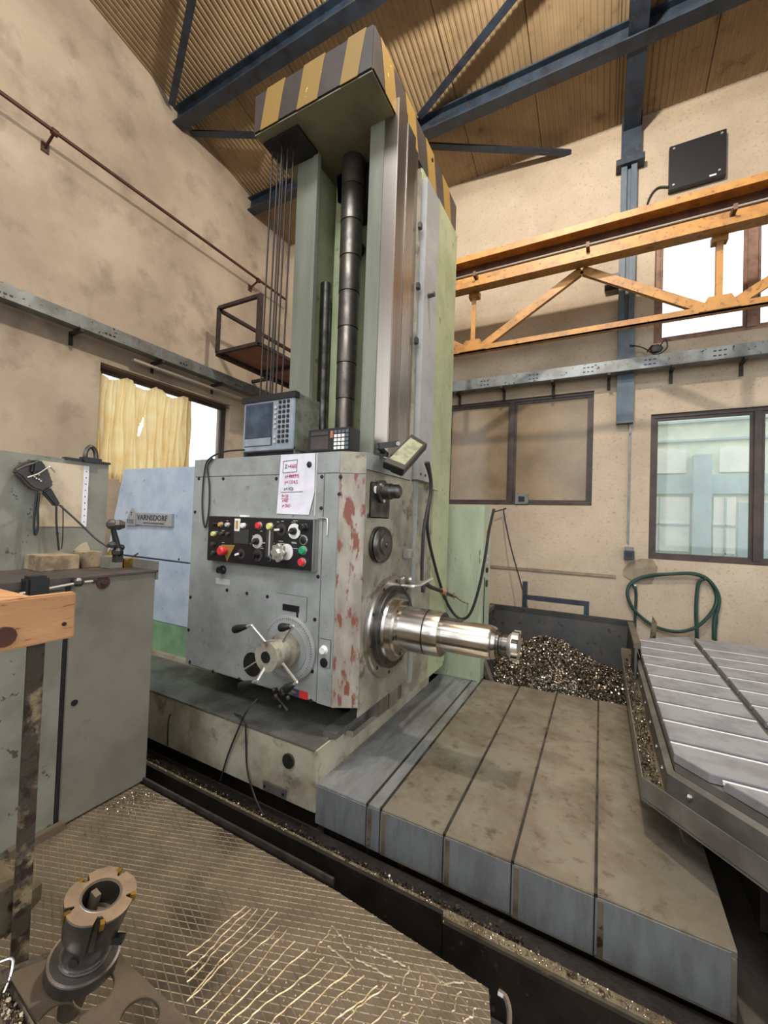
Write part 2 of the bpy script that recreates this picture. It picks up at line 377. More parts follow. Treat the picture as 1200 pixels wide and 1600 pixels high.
# roof steel
cn = Vector((0, .2, 1)).normalized(); cp = Vector((0, YB, 7.34-.10))
def oc(x, y, drop=0.0): return onp(x, y, cp-Vector((0, 0, drop)), cn)
def ibeam(b, a, c, h, wd, up=(0, 0, 1), tw=.02):
    a = Vector(a); c = Vector(c); up = Vector(up).normalized()
    b.bar(a+up*h/2, c+up*h/2, wd, .02, up); b.bar(a-up*h/2, c-up*h/2, wd, .02, up); b.bar(a, c, tw, h, up)
def roofbeam(y, nm='roof_beam'):
    b = MB(); zz = zc(y)-.17; ibeam(b, (XL, y, zz), (XR, y, zz), .22, .17); return b
y1 = oc(285, 175).y; y2 = oc(660, 195).y
for yy, lb in ((y1, 'dark blue roof beam crossing nearest above the striped column cap'), (y2, 'dark blue roof beam behind the top of the striped column')):
    tag(roofbeam(yy).build('roof_beam', 'blue'), lb, 'beam')
# rafter over the wall column, towards the viewer
b = MB(); zz = .2
a = Vector((.27, YB-.02, zc(YB)-.14)); c = Vector((.27, YN, zc(YN)-.14)); ibeam(b, a, c, .2, .2, (0, .2, 1))
tag(b.build('rafter', 'blue'), 'dark blue rafter rising from the blue wall column up the roof slope', 'beam')
for (p, q, lb) in [((268, 165), (300, 0), 'thin dark blue brace rising steeply from the left wall corner'), ((300, 209), (430, 213), 'short thin dark blue brace left of the striped cap'),
               ((655, 183), (800, 0), 'thin dark blue brace rising right of the striped cap'), ((655, 228), (892, 245), 'thin dark blue brace running to the top of the back wall')]:
    P0 = oc(*p, .06); P1 = oc(*q, .06)
    if P1.y > YB-.01: P1.y = YB-.01
    d_ = (P1-P0).normalized()
    if q[1] == 0: P1 = P1+d_*1.2
    b = MB(); b.bar(P0, P1, .09, .012, cn); b.bar(P0+Vector((0, 0, .035)), P1+Vector((0, 0, .035)), .012, .07, cn)
    tag(b.build('roof_brace', 'blue'), lb, 'beam')

# wall column with clamp, upper double channel, lower flat channel
t = thing('wall_column', 'dark blue steel column against the back wall between the windows', 'column', (.26, YB-.05, 3.05))
MB().box(.16, .36, YB-.10, YB, 3.05, 4.35).build('lower_channel', 'bluegrey', t)
b = MB(); b.box(.155, .225, YB-.12, YB, 4.35, 6.66); b.box(.275, .345, YB-.12, YB, 4.35, 6.66); b.box(.225, .275, YB-.06, YB, 4.35, 6.66)
b.build('double_channel', 'bluegrey', t)
MB().box(.09, .43, YB-.17, YB, 6.62, 6.70).build('clamp_bar', 'blue', t)
MB().box(.15, .39, YB-.13, YB, 6.70, 7.32).build('upper_channel', 'blue', t)
MB().box(-.02, .16, YB-.16, YB, 4.98, 5.12).build('bracket', 'blue', t)

# black wall panel (speaker-like heater) with cable
t = thing('wall_panel', 'square black panel fixed high on the back wall right of the column', 'panel', (1.0, YB-.08, 6.12))
MB().box(.71, 1.31, YB-.08, YB, 6.12, 6.72).bevel(.006).build('panel_board', 'black', t)
for (x, z) in ((.76, 6.18), (1.26, 6.67), (.76, 6.67), (1.24, 6.2)):
    MB().cyl((x, YB-.08, z), (x, YB-.09, z), .014).build('screw', 'silver', t)
MB().box(1.14, 1.21, YB-.084, YB-.08, 6.15, 6.17).build('maker_plate', 'white', t)
b = MB(); b.tube([(.71, YB-.02, 6.22), (.60, YB-.02, 6.25), (.52, YB-.02, 6.18), (.47, YB-.02, 6.02), (.46, YB-.02, 5.7)], .012)
tag(b.build('panel_cable', 'blackrub'), 'thin cable curving down from the black panel on the wall', 'cable')

# windows
def window(nm, axis, u0, u1, z0, z1, pos, depth, mull, fm, gm, ft=.07, panes_m=None):
    t = struct(nm, (0, 0, 0))
    def bx(b, a, c, za, zb, d0=0, d1=None):
        d1 = depth if d1 is None else d1
        if axis == 'y': b.box(a, c, pos+d0, pos+d1, za, zb)
        else: b.box(pos-d1, pos-d0, a, c, za, zb)
        return b
    b = MB(); bx(b, u0, u1, z0, z0+ft); bx(b, u0, u1, z1-ft, z1); bx(b, u0, u0+ft, z0+ft, z1-ft); bx(b, u1-ft, u1, z0+ft, z1-ft)
    b.bevel(.004).build('window_frame', fm, t)
    es = [u0+ft]+[m_ for m_ in mull]+[u1-ft]
    for m_ in mull:
        bx(MB(), m_-ft*.7, m_+ft*.7, z0+ft, z1-ft, -.01).build('mullion', fm, t)
    for i in range(len(es)-1):
        a = es[i]+(ft*.7 if i > 0 else 0); c = es[i+1]-(ft*.7 if i < len(es)-2 else 0)
        f2 = .035
        b = MB(); bx(b, a, c, z0+ft, z0+ft+f2, .015, .05); bx(b, a, c, z1-ft-f2, z1-ft, .015, .05); bx(b, a, a+f2, z0+ft+f2, z1-ft-f2, .015, .05); bx(b, c-f2, c, z0+ft+f2, z1-ft-f2, .015, .05)
        b.build('sash', fm, t)
        g = gm[i] if isinstance(gm, (list, tuple)) else gm
        bx(MB(), a+f2, c-f2, z0+ft+f2, z1-ft-f2, .03, .036).build('pane', g, t)
    return t
window('window_1', 'y', W1[0], W1[1], W1[2], W1[3], YB+.03, .1, [-1.25], 'sframe', 'dirtyglass', .045)
window('window_2', 'y', W2[0], W2[1], W2[2], W2[3], YB+.03, .1, [1.68, 2.6], 'sframe', 'hazeglass', .05)
window('window_3', 'y', W3[0], W3[1], W3[2], W3[3], YB+.08, .1, [1.62, 2.5], 'pinkframe', 'glass', .07)
window('window_4', 'x', WL[0], WL[1], WL[2], WL[3], XL-.12, .1, [4.35], 'sframe', 'glass', .06)
# small plate at window_1
b = MB(); b.box(-1.17, -.98, YB-.02, YB+.03, 1.93, 2.09); o = b.bevel(.004).build('socket_box', 'trunk'); tag(o, 'small grey box on the sill bar of the grimy window', 'box')
ob = MB().box(-1.12, -1.03, YB-.024, YB-.018, 1.97, 2.05).build('socket_face', 'black', o)

# curtain
def curtain():
    y0, y1_, zt, zb = 2.94, 4.36, 3.50, 2.02
    nx, nz = 220, 30; vs = []; fs = []
    for j in range(nz+1):
        v = j/nz
        for i in range(nx+1):
            u = i/nx
            sag = .07*abs(math.sin(u*PI*3.2+.3))**1.5*(1-v)**4*1.4
            fold = .035*math.sin(u*74+3*math.sin(u*7+v*1.2))+.02*math.sin(u*141+v*2+1.5*math.sin(v*5))
            yy = y0+(y1_-y0)*u+.012*math.sin(v*9+u*30)-(.05*v*(1-u)) 
            vs.append((XL-.04+fold*(.5+.5*v), yy, zt-sag-(zt-zb)*v+.02*math.sin(u*20)*(v)))
    for j in range(nz):
        for i in range(nx):
            u = i/nx; v = j/nz
            cx = .45+.02*math.sin(v*8)
            if .30 < v < .52 and abs(u-cx) < .016*math.sin((v-.3)/.22*PI): continue
            a = j*(nx+1)+i; fs.append((a, a+1, a+nx+2, a+nx+1))
    return MB().add(vs, fs)
o = curtain().build('curtain', 'curtain', fixn=False); tag(o, 'ragged yellow curtain with a tear hanging in the left wall window', 'curtain')
b = MB().tube([(XL-.02, 2.92, 3.53), (XL-.02, 5.1, 3.52)], .008, 6, False); o = b.build('curtain_wire', 'pipe'); tag(o, 'thin wire above the yellow curtain', 'wire')

# cable trunking on both walls
t = thing('cable_trunking', 'grey steel cable trunking running along the left wall above the curtain window', 'trunking', (XL+.15, 2, 3.85))
b = MB(); b.box(XL+.12, XL+.28, YN, YB-.15, 3.82, 3.98); b.build('trunk_body', 'trunk', t)
y = YN+.3
while y < YB-.3:
    b = MB(); b.box(XL, XL+.28, y-.02, y+.02, 3.78, 3.82); b.box(XL, XL+.02, y-.02, y+.02, 3.66, 3.82); b.build('bracket', 'cage', t)
    for k in range(3): MB().box(XL+.279, XL+.284, y+.25+k*.05, y+.28+k*.05, 3.86, 3.88).build('slot_mark', 'black', t)
    y += 1.05
MB().box(XL+.1, XL+.16, 3.3, 6.2, 3.70, 3.73).build('conduit_strip', 'silver', t)
t = thing('cable_trunking', 'galvanised perforated cable trunking running along the back wall over the windows', 'trunking', (0, YB-.15, 3.75))
b = MB(); b.box(-2.4, XR, YB-.24, YB-.10, 3.72, 3.88); b.bevel(.004).build('trunk_body', 'trunk', t)
x = -2.1
while x < XR:
    b = MB(); b.box(x-.02, x+.02, YB-.24, YB, 3.69, 3.72); b.box(x-.02, x+.02, YB-.02, YB, 3.55, 3.72); b.build('bracket', 'cage', t)
    bb = MB()
    for k in range(3):
        for j in range(2): bb.box(x+.4+k*.05, x+.43+k*.05, YB-.243, YB-.238, 3.76+j*.06, 3.775+j*.06)
    bb.build('slot_marks', 'black', t)
    x += .72
b = MB().tube([(.5, YB-.1, 3.98), (.56, YB-.14, 4.05), (.62, YB-.12, 4.0), (.7, YB-.1, 4.12), (.72, YB-.1, 4.0), (.6, YB-.14, 3.92), (.45, YB-.08, 4.06), (.3, YB-.13, 4.1)], .008)
b.sph((.6, YB-.15, 3.99), .06, 8, (1.3, .6, 1))
tag(b.build('cable_tangle', 'blackrub'), 'small black tangle of wire on the trunking beside the blue column', 'cable')

# pipe on the left wall
t = thing('wall_pipe', 'long thin rusty pipe running high along the left wall', 'pipe', (XL+.2, 2, 6.0))
px = XL+.22; pa = onx(0, 145, px); pb = onx(430, 455, px)
MB().tube([(px, -3.0, pa.z), (px, YB-.3, (pa.z+pb.z)/2)], .022, 8, False).build('pipe_run', 'pipe', t)
for y in (onx(85, 212, px).y, onx(404, 440, px).y, -.6):
    b = MB(); zz = pa.z; b.bar((XL, y, zz-.1), (px, y, zz), .02, .03); b.cyl((px, y-.03, zz), (px, y+.03, zz), .04, n=10); b.box(XL, XL+.015, y-.04, y+.04, zz-.15, zz-.04)
    b.build('pipe_clamp', 'pipe', t)
# steel platform cage fixed between the walls
t = thing('wall_cage', 'dark steel cage platform with brown floor high on the left wall', 'platform', (-4.95, 5.4, 4.15))
A = Vector((-5.4, 4.38, 0)); Bx = -4.52; zt, zb = 4.88, 4.16
def rb(a, c, nm, w_=.05): MB().bar(a, c, w_, w_).build(nm, 'cage', t)
rb((A.x, A.y, zb), (A.x, A.y, zt), 'post'); MB().box(Bx-.035, Bx+.035, A.y-.03, A.y+.03, zb, zt+.02).build('post', 'cage', t)
rb((A.x, A.y, zt), (Bx, A.y, zt), 'rail'); rb((A.x, A.y, zt-.03), (A.x, YB, zt-.03), 'rail')
rb((A.x, A.y, zb), (Bx, A.y, zb), 'floor_bar'); rb((A.x, A.y, zb), (A.x, YB, zb), 'floor_bar', .08); rb((Bx, A.y, zb), (Bx, YB, zb), 'floor_bar')
rb((A.x, A.y+.9, zb-.02), (Bx, A.y+.9, zb-.02), 'floor_bar')
MB().box(A.x, Bx, A.y, YB, zb+.02, zb+.04).build('floor_board', 'cagefloor', t)
MB().bar((A.x, 5.6, zb), (XL, 5.6, zb), .05, .05).build('wall_arm', 'cage', t)

# conduit and switch on the back wall
b = MB(); xx = onp(982, 800, Vector((0, YB-.02, 0)), Vector((0, 1, 0))).x
b.box(xx-.012, xx+.012, YB-.03, YB, 1.42, 3.68); o = b.build('conduit', 'trunk'); tag(o, 'thin grey conduit running down the back wall to the switch', 'conduit')
p = ony(983, 866, YB-.04)
t = thing('wall_switch', 'small dark blue switch box at the end of the wall conduit', 'switch', (p.x, YB-.08, p.z-.06))
MB().box(p.x-.06, p.x+.06, YB-.09, YB, p.z-.07, p.z+.05).bevel(.008).build('switch_body', 'blue', t)
MB().box(p.x-.035, p.x+.035, YB-.1, YB-.085, p.z-.03, p.z+.03).build('switch_button', 'black', t)
MB().box(p.x-.05, p.x+.05, YB-.08, YB, p.z+.05, p.z+.1).build('cable_gland', 'trunk', t)
# cement patch: thin irregular slab of bare cement on the plaster
pts = [ony(x, y, YB-.012) for x, y in ((975, 900), (974, 890), (982, 880), (1000, 873), (1020, 874), (1028, 887), (1024, 900), (1018, 912), (1000, 912), (990, 909))]
o = MB().prism(pts, (0, .012, 0)).build('trim_1', 'plaster', kind='structure')
# dado groove line low on the wall
o = MB().box(-2.4, .2, YB-.02, YB, .93, .97).build('trim_2', 'plaster', kind='structure')
# green hose loop hanging on a hook
hp = [(975+v[0]/6.667-15, 830+v[1]/6.667) for v in ((210, 1060), (222, 830), (222, 590))]
def hz(pts, y=YB-.06): return [ony(960+a/6.667, 830+c/6.667, y+.012*math.sin(i)) for i, (a, c) in enumerate(pts)]
t = thing('green_hose', 'dark green hose coiled in a wide loop on the back wall', 'hose', hz([(850, 1100)])[0])
loop = [(220, 600), (200, 540), (260, 490), (400, 455), (600, 445), (780, 440), (930, 480), (1020, 560), (1065, 680), (1040, 800), (960, 910), (850, 1000), (700, 1045), (560, 1035), (420, 990), (300, 910), (200, 810), (145, 700), (135, 620), (170, 545), (260, 490), (430, 460), (700, 438), (850, 445), (960, 490), (1050, 590), (1090, 700), (1075, 820), (1040, 930), (1035, 1130)]
MB().tube(hz(loop), .021, 8).build('hose_loop', 'hose', t)
MB().tube(hz([(950, 495), (900, 510), (870, 570), (855, 700), (850, 880), (858, 1040), (862, 1200)]), .021, 8).build('hose_drop', 'hose', t)
MB().tube(hz([(222, 590), (225, 700), (215, 900), (205, 1100), (200, 1250)]), .018, 8).build('hose_tail', 'hose', t)
MB().tube(hz([(1060, 800), (1068, 900), (1055, 1040), (1050, 1200)]), .014, 8).build('hose_end', 'hose', t)
q = hz([(935, 490)])[0]; MB().cyl((q.x, YB, q.z), (q.x, YB-.12, q.z), .012, n=8).build('hook', 'pipe', t)
q = hz([(215, 560)])[0]; MB().cyl((q.x, YB, q.z), (q.x, YB-.1, q.z), .014, n=8).build('tap', 'silver', t)

# added facade outside, standing in for the reflection in the window glass
t = thing('reflection_facade', 'added pale facade with grid windows standing in for the reflection in the lower right window', 'building', (2.5, 12, ZF))
MB().box(-6, 12, 12, 12.4, ZF, 6.0).build('far_wall', 'facade', t)
MB().box(-6, 12, 11.9, 12.0, 2.5, 2.95).build('blue_band', 'facade2', t)
for z in (3.75, 4.2): MB().box(-6, 12, 11.94, 12.0, z, z+.05).build('siding_seam', 'facade2', t)
for i in range(-2, 5):
    x = 1.45+i*2.75
    for (a, c) in ((-.4, .32), (.95, 1.75)): MB().box(x+a, x+c, 11.93, 12.0, 3.0, 3.55).build('window', 'white', t)
    for (a, c) in ((-.42, .4), (.85, 1.25)):
        fr = MB().box(x+a, x+c, 11.93, 12.0, .3, 2.42).build('window', 'white', t)
        for k in (1.1, 1.75): MB().box(x+a, x+c, 11.9, 11.93, k, k+.035).build('glazing_bar', 'facade2', fr)
        MB().box(x+a+.2, x+a+.235, 11.9, 11.93, .3, 2.42).build('glazing_bar', 'facade2', fr)
    MB().box(x+.45, x+.78, 11.75, 12.0, ZF, 3.4).build('pilaster', 'facade2', t)
    MB().box(x+1.3, x+2.2, 11.96, 12.0, ZF, 2.3).build('blue_panel', 'facade2', t)
MB().box(-40, 40, -40, 40, ZF-.6, ZF-.31).build('ground_outside', 'conc', kind='structure')

# ------------------------------------------------------------ ochre bridge crane
YC = 5.55; k = YC/5.5
t = thing('bridge_crane', 'ochre lattice bridge crane spanning the back wall in front of the windows', 'crane', (0, YC, 4.0))
x0, x1 = -3.3, XR
zt, zb = 5.24, 4.80
def cb(nm, *a, mt='orange', parent=None): return MB().box(*a).build(nm, mt, parent or t)
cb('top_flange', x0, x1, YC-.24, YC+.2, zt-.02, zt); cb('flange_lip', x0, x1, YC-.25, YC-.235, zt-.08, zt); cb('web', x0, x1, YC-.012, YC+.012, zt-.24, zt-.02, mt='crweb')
cb('lower_flange', x0, x1, YC-.14, YC+.14, zt-.27, zt-.24)
cb('side_channel', x0, x1, YC-.16, YC-.04, zb+.02, zt-.27); cb('side_plate', x0, x1, YC-.24, YC-.16, zb, zb+.07)
MB().tube([(x0, YC-.30, zb+.13), (x1, YC-.30, zb+.13)], .010, 8, False).build('conductor_bar', 'silver', t)
x = x0+.4
while x < x1:
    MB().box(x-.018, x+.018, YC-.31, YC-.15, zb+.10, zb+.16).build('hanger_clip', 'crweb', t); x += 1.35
zl = 4.03
b = MB(); b.box(x0, x1, YC-.06, YC+.02, zl-.05, zl-.035); b.box(x0, x1, YC-.06, YC-.045, zl-.05, zl+.03); b.build('bottom_chord', 'orange', t)
nodes = [-1.62, 1.08, 3.78]
def lang(a, c):
    a = Vector(a); c = Vector(c); b = MB(); b.bar(a, c, .012, .07, (0, 1, 0) if abs((c-a).normalized().y) < .9 else (0, 0, 1)); b.bar(a+Vector((0, .03, 0)), c+Vector((0, .03, 0)), .06, .012, (0, 1, 0)); return b
for i, nx in enumerate(nodes):
    MB().box(nx-.03, nx+.03, YC-.05, YC-.035, zl-.02, zb+.04).add([], []).build('upright', 'orange', t)
    MB().box(nx-.03, nx-.015, YC-.035, YC+.02, zl, zb+.04).build('upright', 'orange', t)
    MB().box(nx-.07, nx+.07, YC-.06, YC+.04, zb-.05, zb+.03).build('top_gusset', 'orange', t)
    MB().prism([(nx-.18, YC-.06, zl-.03), (nx+.18, YC-.06, zl-.03), (nx+.10, YC-.06, zl+.12), (nx-.10, YC-.06, zl+.12)], (0, -.012, 0)).build('gusset', 'orange', t)
    for s_ in (-1, 1):
        b = MB(); a = Vector((nx+s_*.12, YC-.03, zl+.02)); c = Vector((nx+s_*1.345, YC-.03, zb+.0))
        b.bar(a, c, .10, .012, (0, 1, 0)); b.bar(a+Vector((0, .03, -.045)), c+Vector((0, .03, -.045)), .012, .07, (0, 1, 0)); b.build('diagonal', 'orange', t)
for e in (XL, ):  # end truck resting on a wall bracket
    MB().box(x0-.25, x0+.02, YC-.2, YB, zb-.1, zt).build('end_truck', 'orange', t)

# ------------------------------------------------------------ boring mill: base, column, cap
zt = .2
t = thing('mill_bed', 'dirty cream machine base slab under the headstock with oily top', 'machine base', (-2.7, 3, ZF))
MB().box(-4.4, -1.512, 2.07, 3.95, -.19, .185).build('base_body', 'grime', t)
MB().box(-4.4, -1.512, 2.05, 2.07, -.18, .19).bevel(.004).build('front_plate', 'base', t)
MB().box(-4.4, -1.505, 2.045, 2.56, .185, .2).bevel(.003).build('top_sheet', 'basetop', t)
MB().box(-1.512, -1.495, 2.055, 3.9, -.18, .19).build('end_plate', 'base', t)
MB().box(-4.4, -3.0, 2.56, 3.6, .185, .235).build('rear_step', 'base', t)
MB().box(-4.4, -1.55, 2.15, 3.9, ZF, -.19).build('bed_foundation', 'grime', t)
MB().box(-1.56, -1.46, 2.2, 3.9, .2, .24).build('side_rail', 'basetop', t)
MB().box(-1.48, -1.42, 2.35, 3.9, .16, .2).build('wiper_rail', 'steel', t)
for px, py, r in ((452, 1188, .045),):
    p = ony(px, py, 2.05); MB().cyl((p.x, 2.05, p.z), (p.x, 2.035, p.z), r, n=24).build('plug', 'darksteel', t)
p0 = ony(412, 1225, 2.05); p1 = ony(448, 1241, 2.05)
pl = MB().box(p0.x, p1.x, 2.04, 2.05, p0.z-.03, p0.z+.03).bevel(.003).build('type_plate', 'gutterout', t)
for p in (p0.x+.02, p1.x-.02): MB().cyl((p, 2.04, p0.z), (p, 2.033, p0.z), .008, n=8).build('rivet', 'black', pl)
rng = random.Random(3)
# grime chips strip under the head
def chips(nm, fpos, n, size, m, parent=None, label=None, cat=None, rng=rng, curl=True):
    b = MB(); vs = b.v; fs = b.f
    for i in range(n):
        p, s_ = fpos(rng); s_ *= size*(.5+rng.random())
        a = rng.random()*2*PI; e = (rng.random()-.5)*2.2
        d1 = Vector((math.cos(a)*math.cos(e), math.sin(a)*math.cos(e), math.sin(e))); d2 = Vector((rng.random()-.5, rng.random()-.5, rng.random()-.5)).normalized()
        d2 = (d2-d1*d2.dot(d1)).normalized(); d3 = d1.cross(d2)
        o = len(vs); wdt = s_*.45
        k_ = [-1, -.33, .33, 1]
        for q in k_:
            c = p+d1*q*s_+d3*((1-q*q)*s_*.7)
            vs.append(c-d2*wdt); vs.append(c+d2*wdt)
        for q in range(3): fs.append([o+2*q, o+2*q+1, o+2*q+3, o+2*q+2])
    ob = b.build(nm, m, parent, kind='stuff', fixn=False)
    if label: ob['label'] = label; ob['category'] = cat
    return ob
t = thing('machine_column', 'tall pale green boring mill column with bright steel guideways', 'machine column', (-1.8, 3.2, .2))
col = t
YF = 2.6
# bulk of the column behind the recess
ZT = 4.61
MB().box(-2.31, -1.392, 3.1, 4.02, .2, ZT).bevel(.01).build('column_body', 'green', t)
MB().box(-1.395, -1.385, 3.58, 4.03, .2, ZT).build('side_sheet', 'green', t)
MB().box(-2.32, -2.14, YF, 2.70, .2, ZT).bevel(.008).build('left_leg', 'greengrey', t)
MB().box(-2.32, -2.175, 2.70, 3.1, .2, ZT).build('leg_web', 'green', t)
MB().box(-2.145, -2.095, YF-.01, YF+.03, .2, ZT).build('leg_edge_strip', 'greengrey', t)
MB().box(-2.095, -2.0, 2.86, 3.1, .2, ZT).build('inner_rib', 'green', t)
MB().box(-1.61, -1.485, YF, 3.1, .2, ZT).bevel(.004).build('right_leg', 'greengrey', t)
MB().box(-1.485, -1.37, YF, 2.76, .2, ZT+.12).bevel(.005).build('guideway', 'steelb', t)
MB().box(-1.485, -1.366, 2.76, 2.90, .2, ZT+.06).build('guideway_side', 'steel', t)
MB().box(-1.485, -1.376, 2.90, 2.98, .2, ZT).build('guideway_return', 'steelb', t)
MB().box(-1.485, -1.41, 2.98, 3.1, .2, ZT).build('rail_recess', 'grime', t)
MB().box(-1.41, -1.366, 2.985, 3.035, .2, ZT-.12).build('oil_rail', 'headcream', t)
for z in (3.05, 4.0, 3.5):
    MB().box(-1.366, -1.34, 2.99, 3.03, z, z+.05).bevel(.004).build('rail_clip', 'darksteel', t)
MB().box(-1.41, -1.325, 3.065, 3.36, 1.95, 4.47).bevel(.003).build('side_cover', 'coverw', t)
MB().box(-1.392, -1.335, 3.36, 3.58, 1.9, 4.5).build('cover_return', 'green', t)
for dy in (0, .1):
    MB().cyl((-1.325, 3.12+dy, 2.0), (-1.32, 3.12+dy, 2.0), .012, n=8).build('screw', 'black', t)
p = onx(672, 461, -1.31); MB().cyl((-1.325, p.y, p.z), (-1.27, p.y, p.z), .022, n=12).build('eye_bolt', 'darksteel', t)
p = onx(676, 250, -1.32); MB().cyl((-1.325, p.y, p.z), (-1.318, p.y, p.z), .016, n=12).build('bolt_hole', 'black', t)
# lower right of the column down by the covers
MB().box(-1.42, -1.362, 3.0, 3.88, .2, 1.9).build('lower_side_sheet', 'headcream', t)
MB().box(-1.362, -1.352, 3.5, 3.89, .2, 1.9).build('lower_edge_sheet', 'green', t)
# striped cap
zc0, zc1 = 4.61, 4.925
X0, X1, Y0, Y1 = -2.485, -1.40, 2.26, 4.03
cap = MB().box(X0, X1, Y0, Y1, zc0, zc1).bevel(.012).build('cap', 'hblack', t, label='black and yellow hazard striped cap on top of the column')
MB().box(X0+.01, X1-.01, Y0+.01, Y1-.01, zc0-.006, zc0+.002).build('cap_underside', 'capunder', cap)
def stripe_front(xa, xb, lean=.058):
    MB().prism([(xa, Y0-.003, zc1-.004), (xb, Y0-.003, zc1-.004), (xb-lean, Y0-.003, zc0+.004), (xa-lean, Y0-.003, zc0+.004)], (0, .006, 0)).build('yellow_stripe', 'yellow', cap)
stripe_front(-1.605, -1.46); stripe_front(-1.99, -1.80); stripe_front(-2.35, -2.17)
def stripe_side(ya, yb, lean=.095):
    MB().prism([(X1+.003, ya, zc1-.004), (X1+.003, yb, zc1-.004), (X1+.003, yb+lean, zc0+.004), (X1+.003, ya+lean, zc0+.004)], (-.006, 0, 0)).build('yellow_stripe', 'yellow', cap)
for a_, b_ in ((2.35, 2.54), (2.75, 2.94), (3.17, 3.36), (3.59, 3.78)): stripe_side(a_, b_)
# rope pocket, recess arch
MB().box(-2.45, -2.10, 2.34, 2.6, zc0-.03, zc0-.006).build('rope_pocket', 'black', cap)
MB().prism([(-2.10, 2.86, zc0-.006), (-1.62, 2.86, zc0-.006), (-1.66, 2.86, 4.40), (-1.78, 2.86, 4.30), (-1.95, 2.86, 4.27), (-2.08, 2.86, 4.36)], (0, .24, 0)).build('pulley_guard', 'black', cap)
# ropes
for i in range(6):
    xx = -2.45+i*.034; yy = 2.41+.03*(i % 3)
    MB().tube([(xx+.03, yy, ZT), (xx, yy, 2.0)], .007, 6, False).build('wire_rope', 'cage', t)
# rods in the recess
b = MB(); b.cyl((-2.11, 2.82, .3), (-2.14, 2.82, 3.63), .047); b.build('guide_rod', 'darksteel', t)
for i in range(9):
    r = .074+.0028*i; z0 = 2.0+i*.295; z1 = z0+.293
    MB().lathe((-1.885, 2.80, z0), (0, 0, z1-z0), [(0, r), (.97, r), (1, r-.004)], 24).build('telescopic_tube', 'tube', t)
MB().cyl((-2.0, 3.10, 4.05), (-2.0, 3.04, 4.05), .07, n=16).build('plug', 'black', t)

# side green cabinet behind the column
t = thing('green_cabinet', 'aqua green electrical cabinet standing behind the boring mill column', 'cabinet', (-1.25, 4.35, ZF))
MB().box(-2.1, -1.06, 4.2, 4.52, -.02, 1.8).bevel(.006).build('cabinet_body', 'green2', t)
MB().box(-1.5, -1.09, 4.192, 4.2, 0.0, 1.78).build('door', 'green2', t)
MB().box(-2.1, -1.06, 4.22, 4.52, ZF, -.02).build('plinth', 'black', t)
for (z, h, mm) in ((1.5, .07, 'red'), (1.27, .03, 'silver'), (1.2, .03, 'silver'), (1.12, .05, 'black'), (.98, .07, 'darksteel')):
    MB().box(-1.062, -1.045, 4.33, 4.39, z-h/2, z+h/2).bevel(.004).build('switch', mm, t)
MB().box(-1.063, -1.055, 4.27, 4.285, .55, 1.05).build('edge_slot', 'black', t)

# light blue box left of the head
t = thing('gearbox_housing', 'light blue sheet metal housing with maker badge left of the headstock', 'machine housing', (-3.8, 2.9, .2))
zs_ = 1.125
MB().prism([(-4.62, 2.6, 2.07), (-2.93, 2.6, 2.06), (-2.93, 2.6, zs_+.01), (-4.86, 2.6, zs_+.02)], (0, .7, 0)).bevel(.006).build('upper_cover', 'bluebox', t)
MB().box(-4.86, -2.93, 2.605, 3.3, .52, zs_).bevel(.004).build('lower_cover', 'bluebox', t)
MB().box(-4.9, -2.93, 2.60, 3.35, .235, .515).build('green_plinth', 'greenbase', t)
for x in (-3.35, -3.1, -3.62): MB().cyl((x, 2.6, 1.16), (x, 2.594, 1.16), .01, n=8).build('screw', 'black', t)
bd = MB().box(-4.30, -3.72, 2.57, 2.60, 1.475, 1.6).build('badge', 'coverw', t)
tri = MB().prism([(-4.5, 2.565, 1.465), (-4.30, 2.565, 1.465), (-4.30, 2.565, 1.6), (-4.36, 2.565, 1.65), (-4.38, 2.565, 1.65)], (0, .035, 0)).build('badge_triangle', 'coverw', t)
text('VARNSDORF', .078, (-4.28, 2.568, 1.527), 'ink', bd, fit=.50, bold=.0012)
text('MADE IN CZECHOSLOVAKIA', .022, (-4.17, 2.568, 1.49), 'ink', bd, fit=.34)
text('T', .06, (-4.395, 2.563, 1.565), 'ink', tri); text('TOS', .06, (-4.455, 2.563, 1.485), 'ink', tri, fit=.12)

# ------------------------------------------------------------ headstock
YH = 2.2; XA, XB, XC = -2.925, -1.50, -1.355; Z0, Z1 = .395, 2.045; YX = 2.287; YBK = 3.05
hd = thing('headstock', 'big grey boring mill headstock with control panel and handwheel', 'machine headstock', (-2.2, 2.6, Z0))
foot = [(XA+.01, YH+.012), (XB, YH+.012), (XC-.01, YX+.006), (XC-.01, 2.59), (XA+.01, 2.59)]
MB().prism([(x, y, Z0) for x, y in foot], (0, 0, Z1-Z0)).build('housing', 'head', hd)
MB().box(XA+.01, -2.35, 2.59, 3.15, Z0, Z1).build('housing_rear', 'head', hd)
zsm = 1.905
MB().box(XA, -1.625, YH, YH+.014, Z0+.01, zsm-.004).bevel(.003).build('front_cover', 'head', hd)
MB().box(-1.62, XB-.002, YH, YH+.014, Z0, zsm-.004).bevel(.003).build('side_strip', 'head', hd)
MB().box(XA, XB-.002, YH, YH+.014, zsm, Z1).bevel(.003).build('top_band', 'head', hd)
MB().prism([(XB, YH, Z0), (XC, YX, Z0), (XC-.012, YX+.012, Z0), (XB-.004, YH+.014, Z0)], (0, 0, zsm-.004-Z0)).build('chamfer_cover', 'rust', hd, label='chamfer strip with grey paint worn to red')
MB().prism([(XB, YH, zsm), (XC, YX, zsm), (XC-.012, YX+.012, zsm), (XB-.004, YH+.014, zsm)], (0, 0, Z1-zsm)).build('top_band', 'headcream', hd)
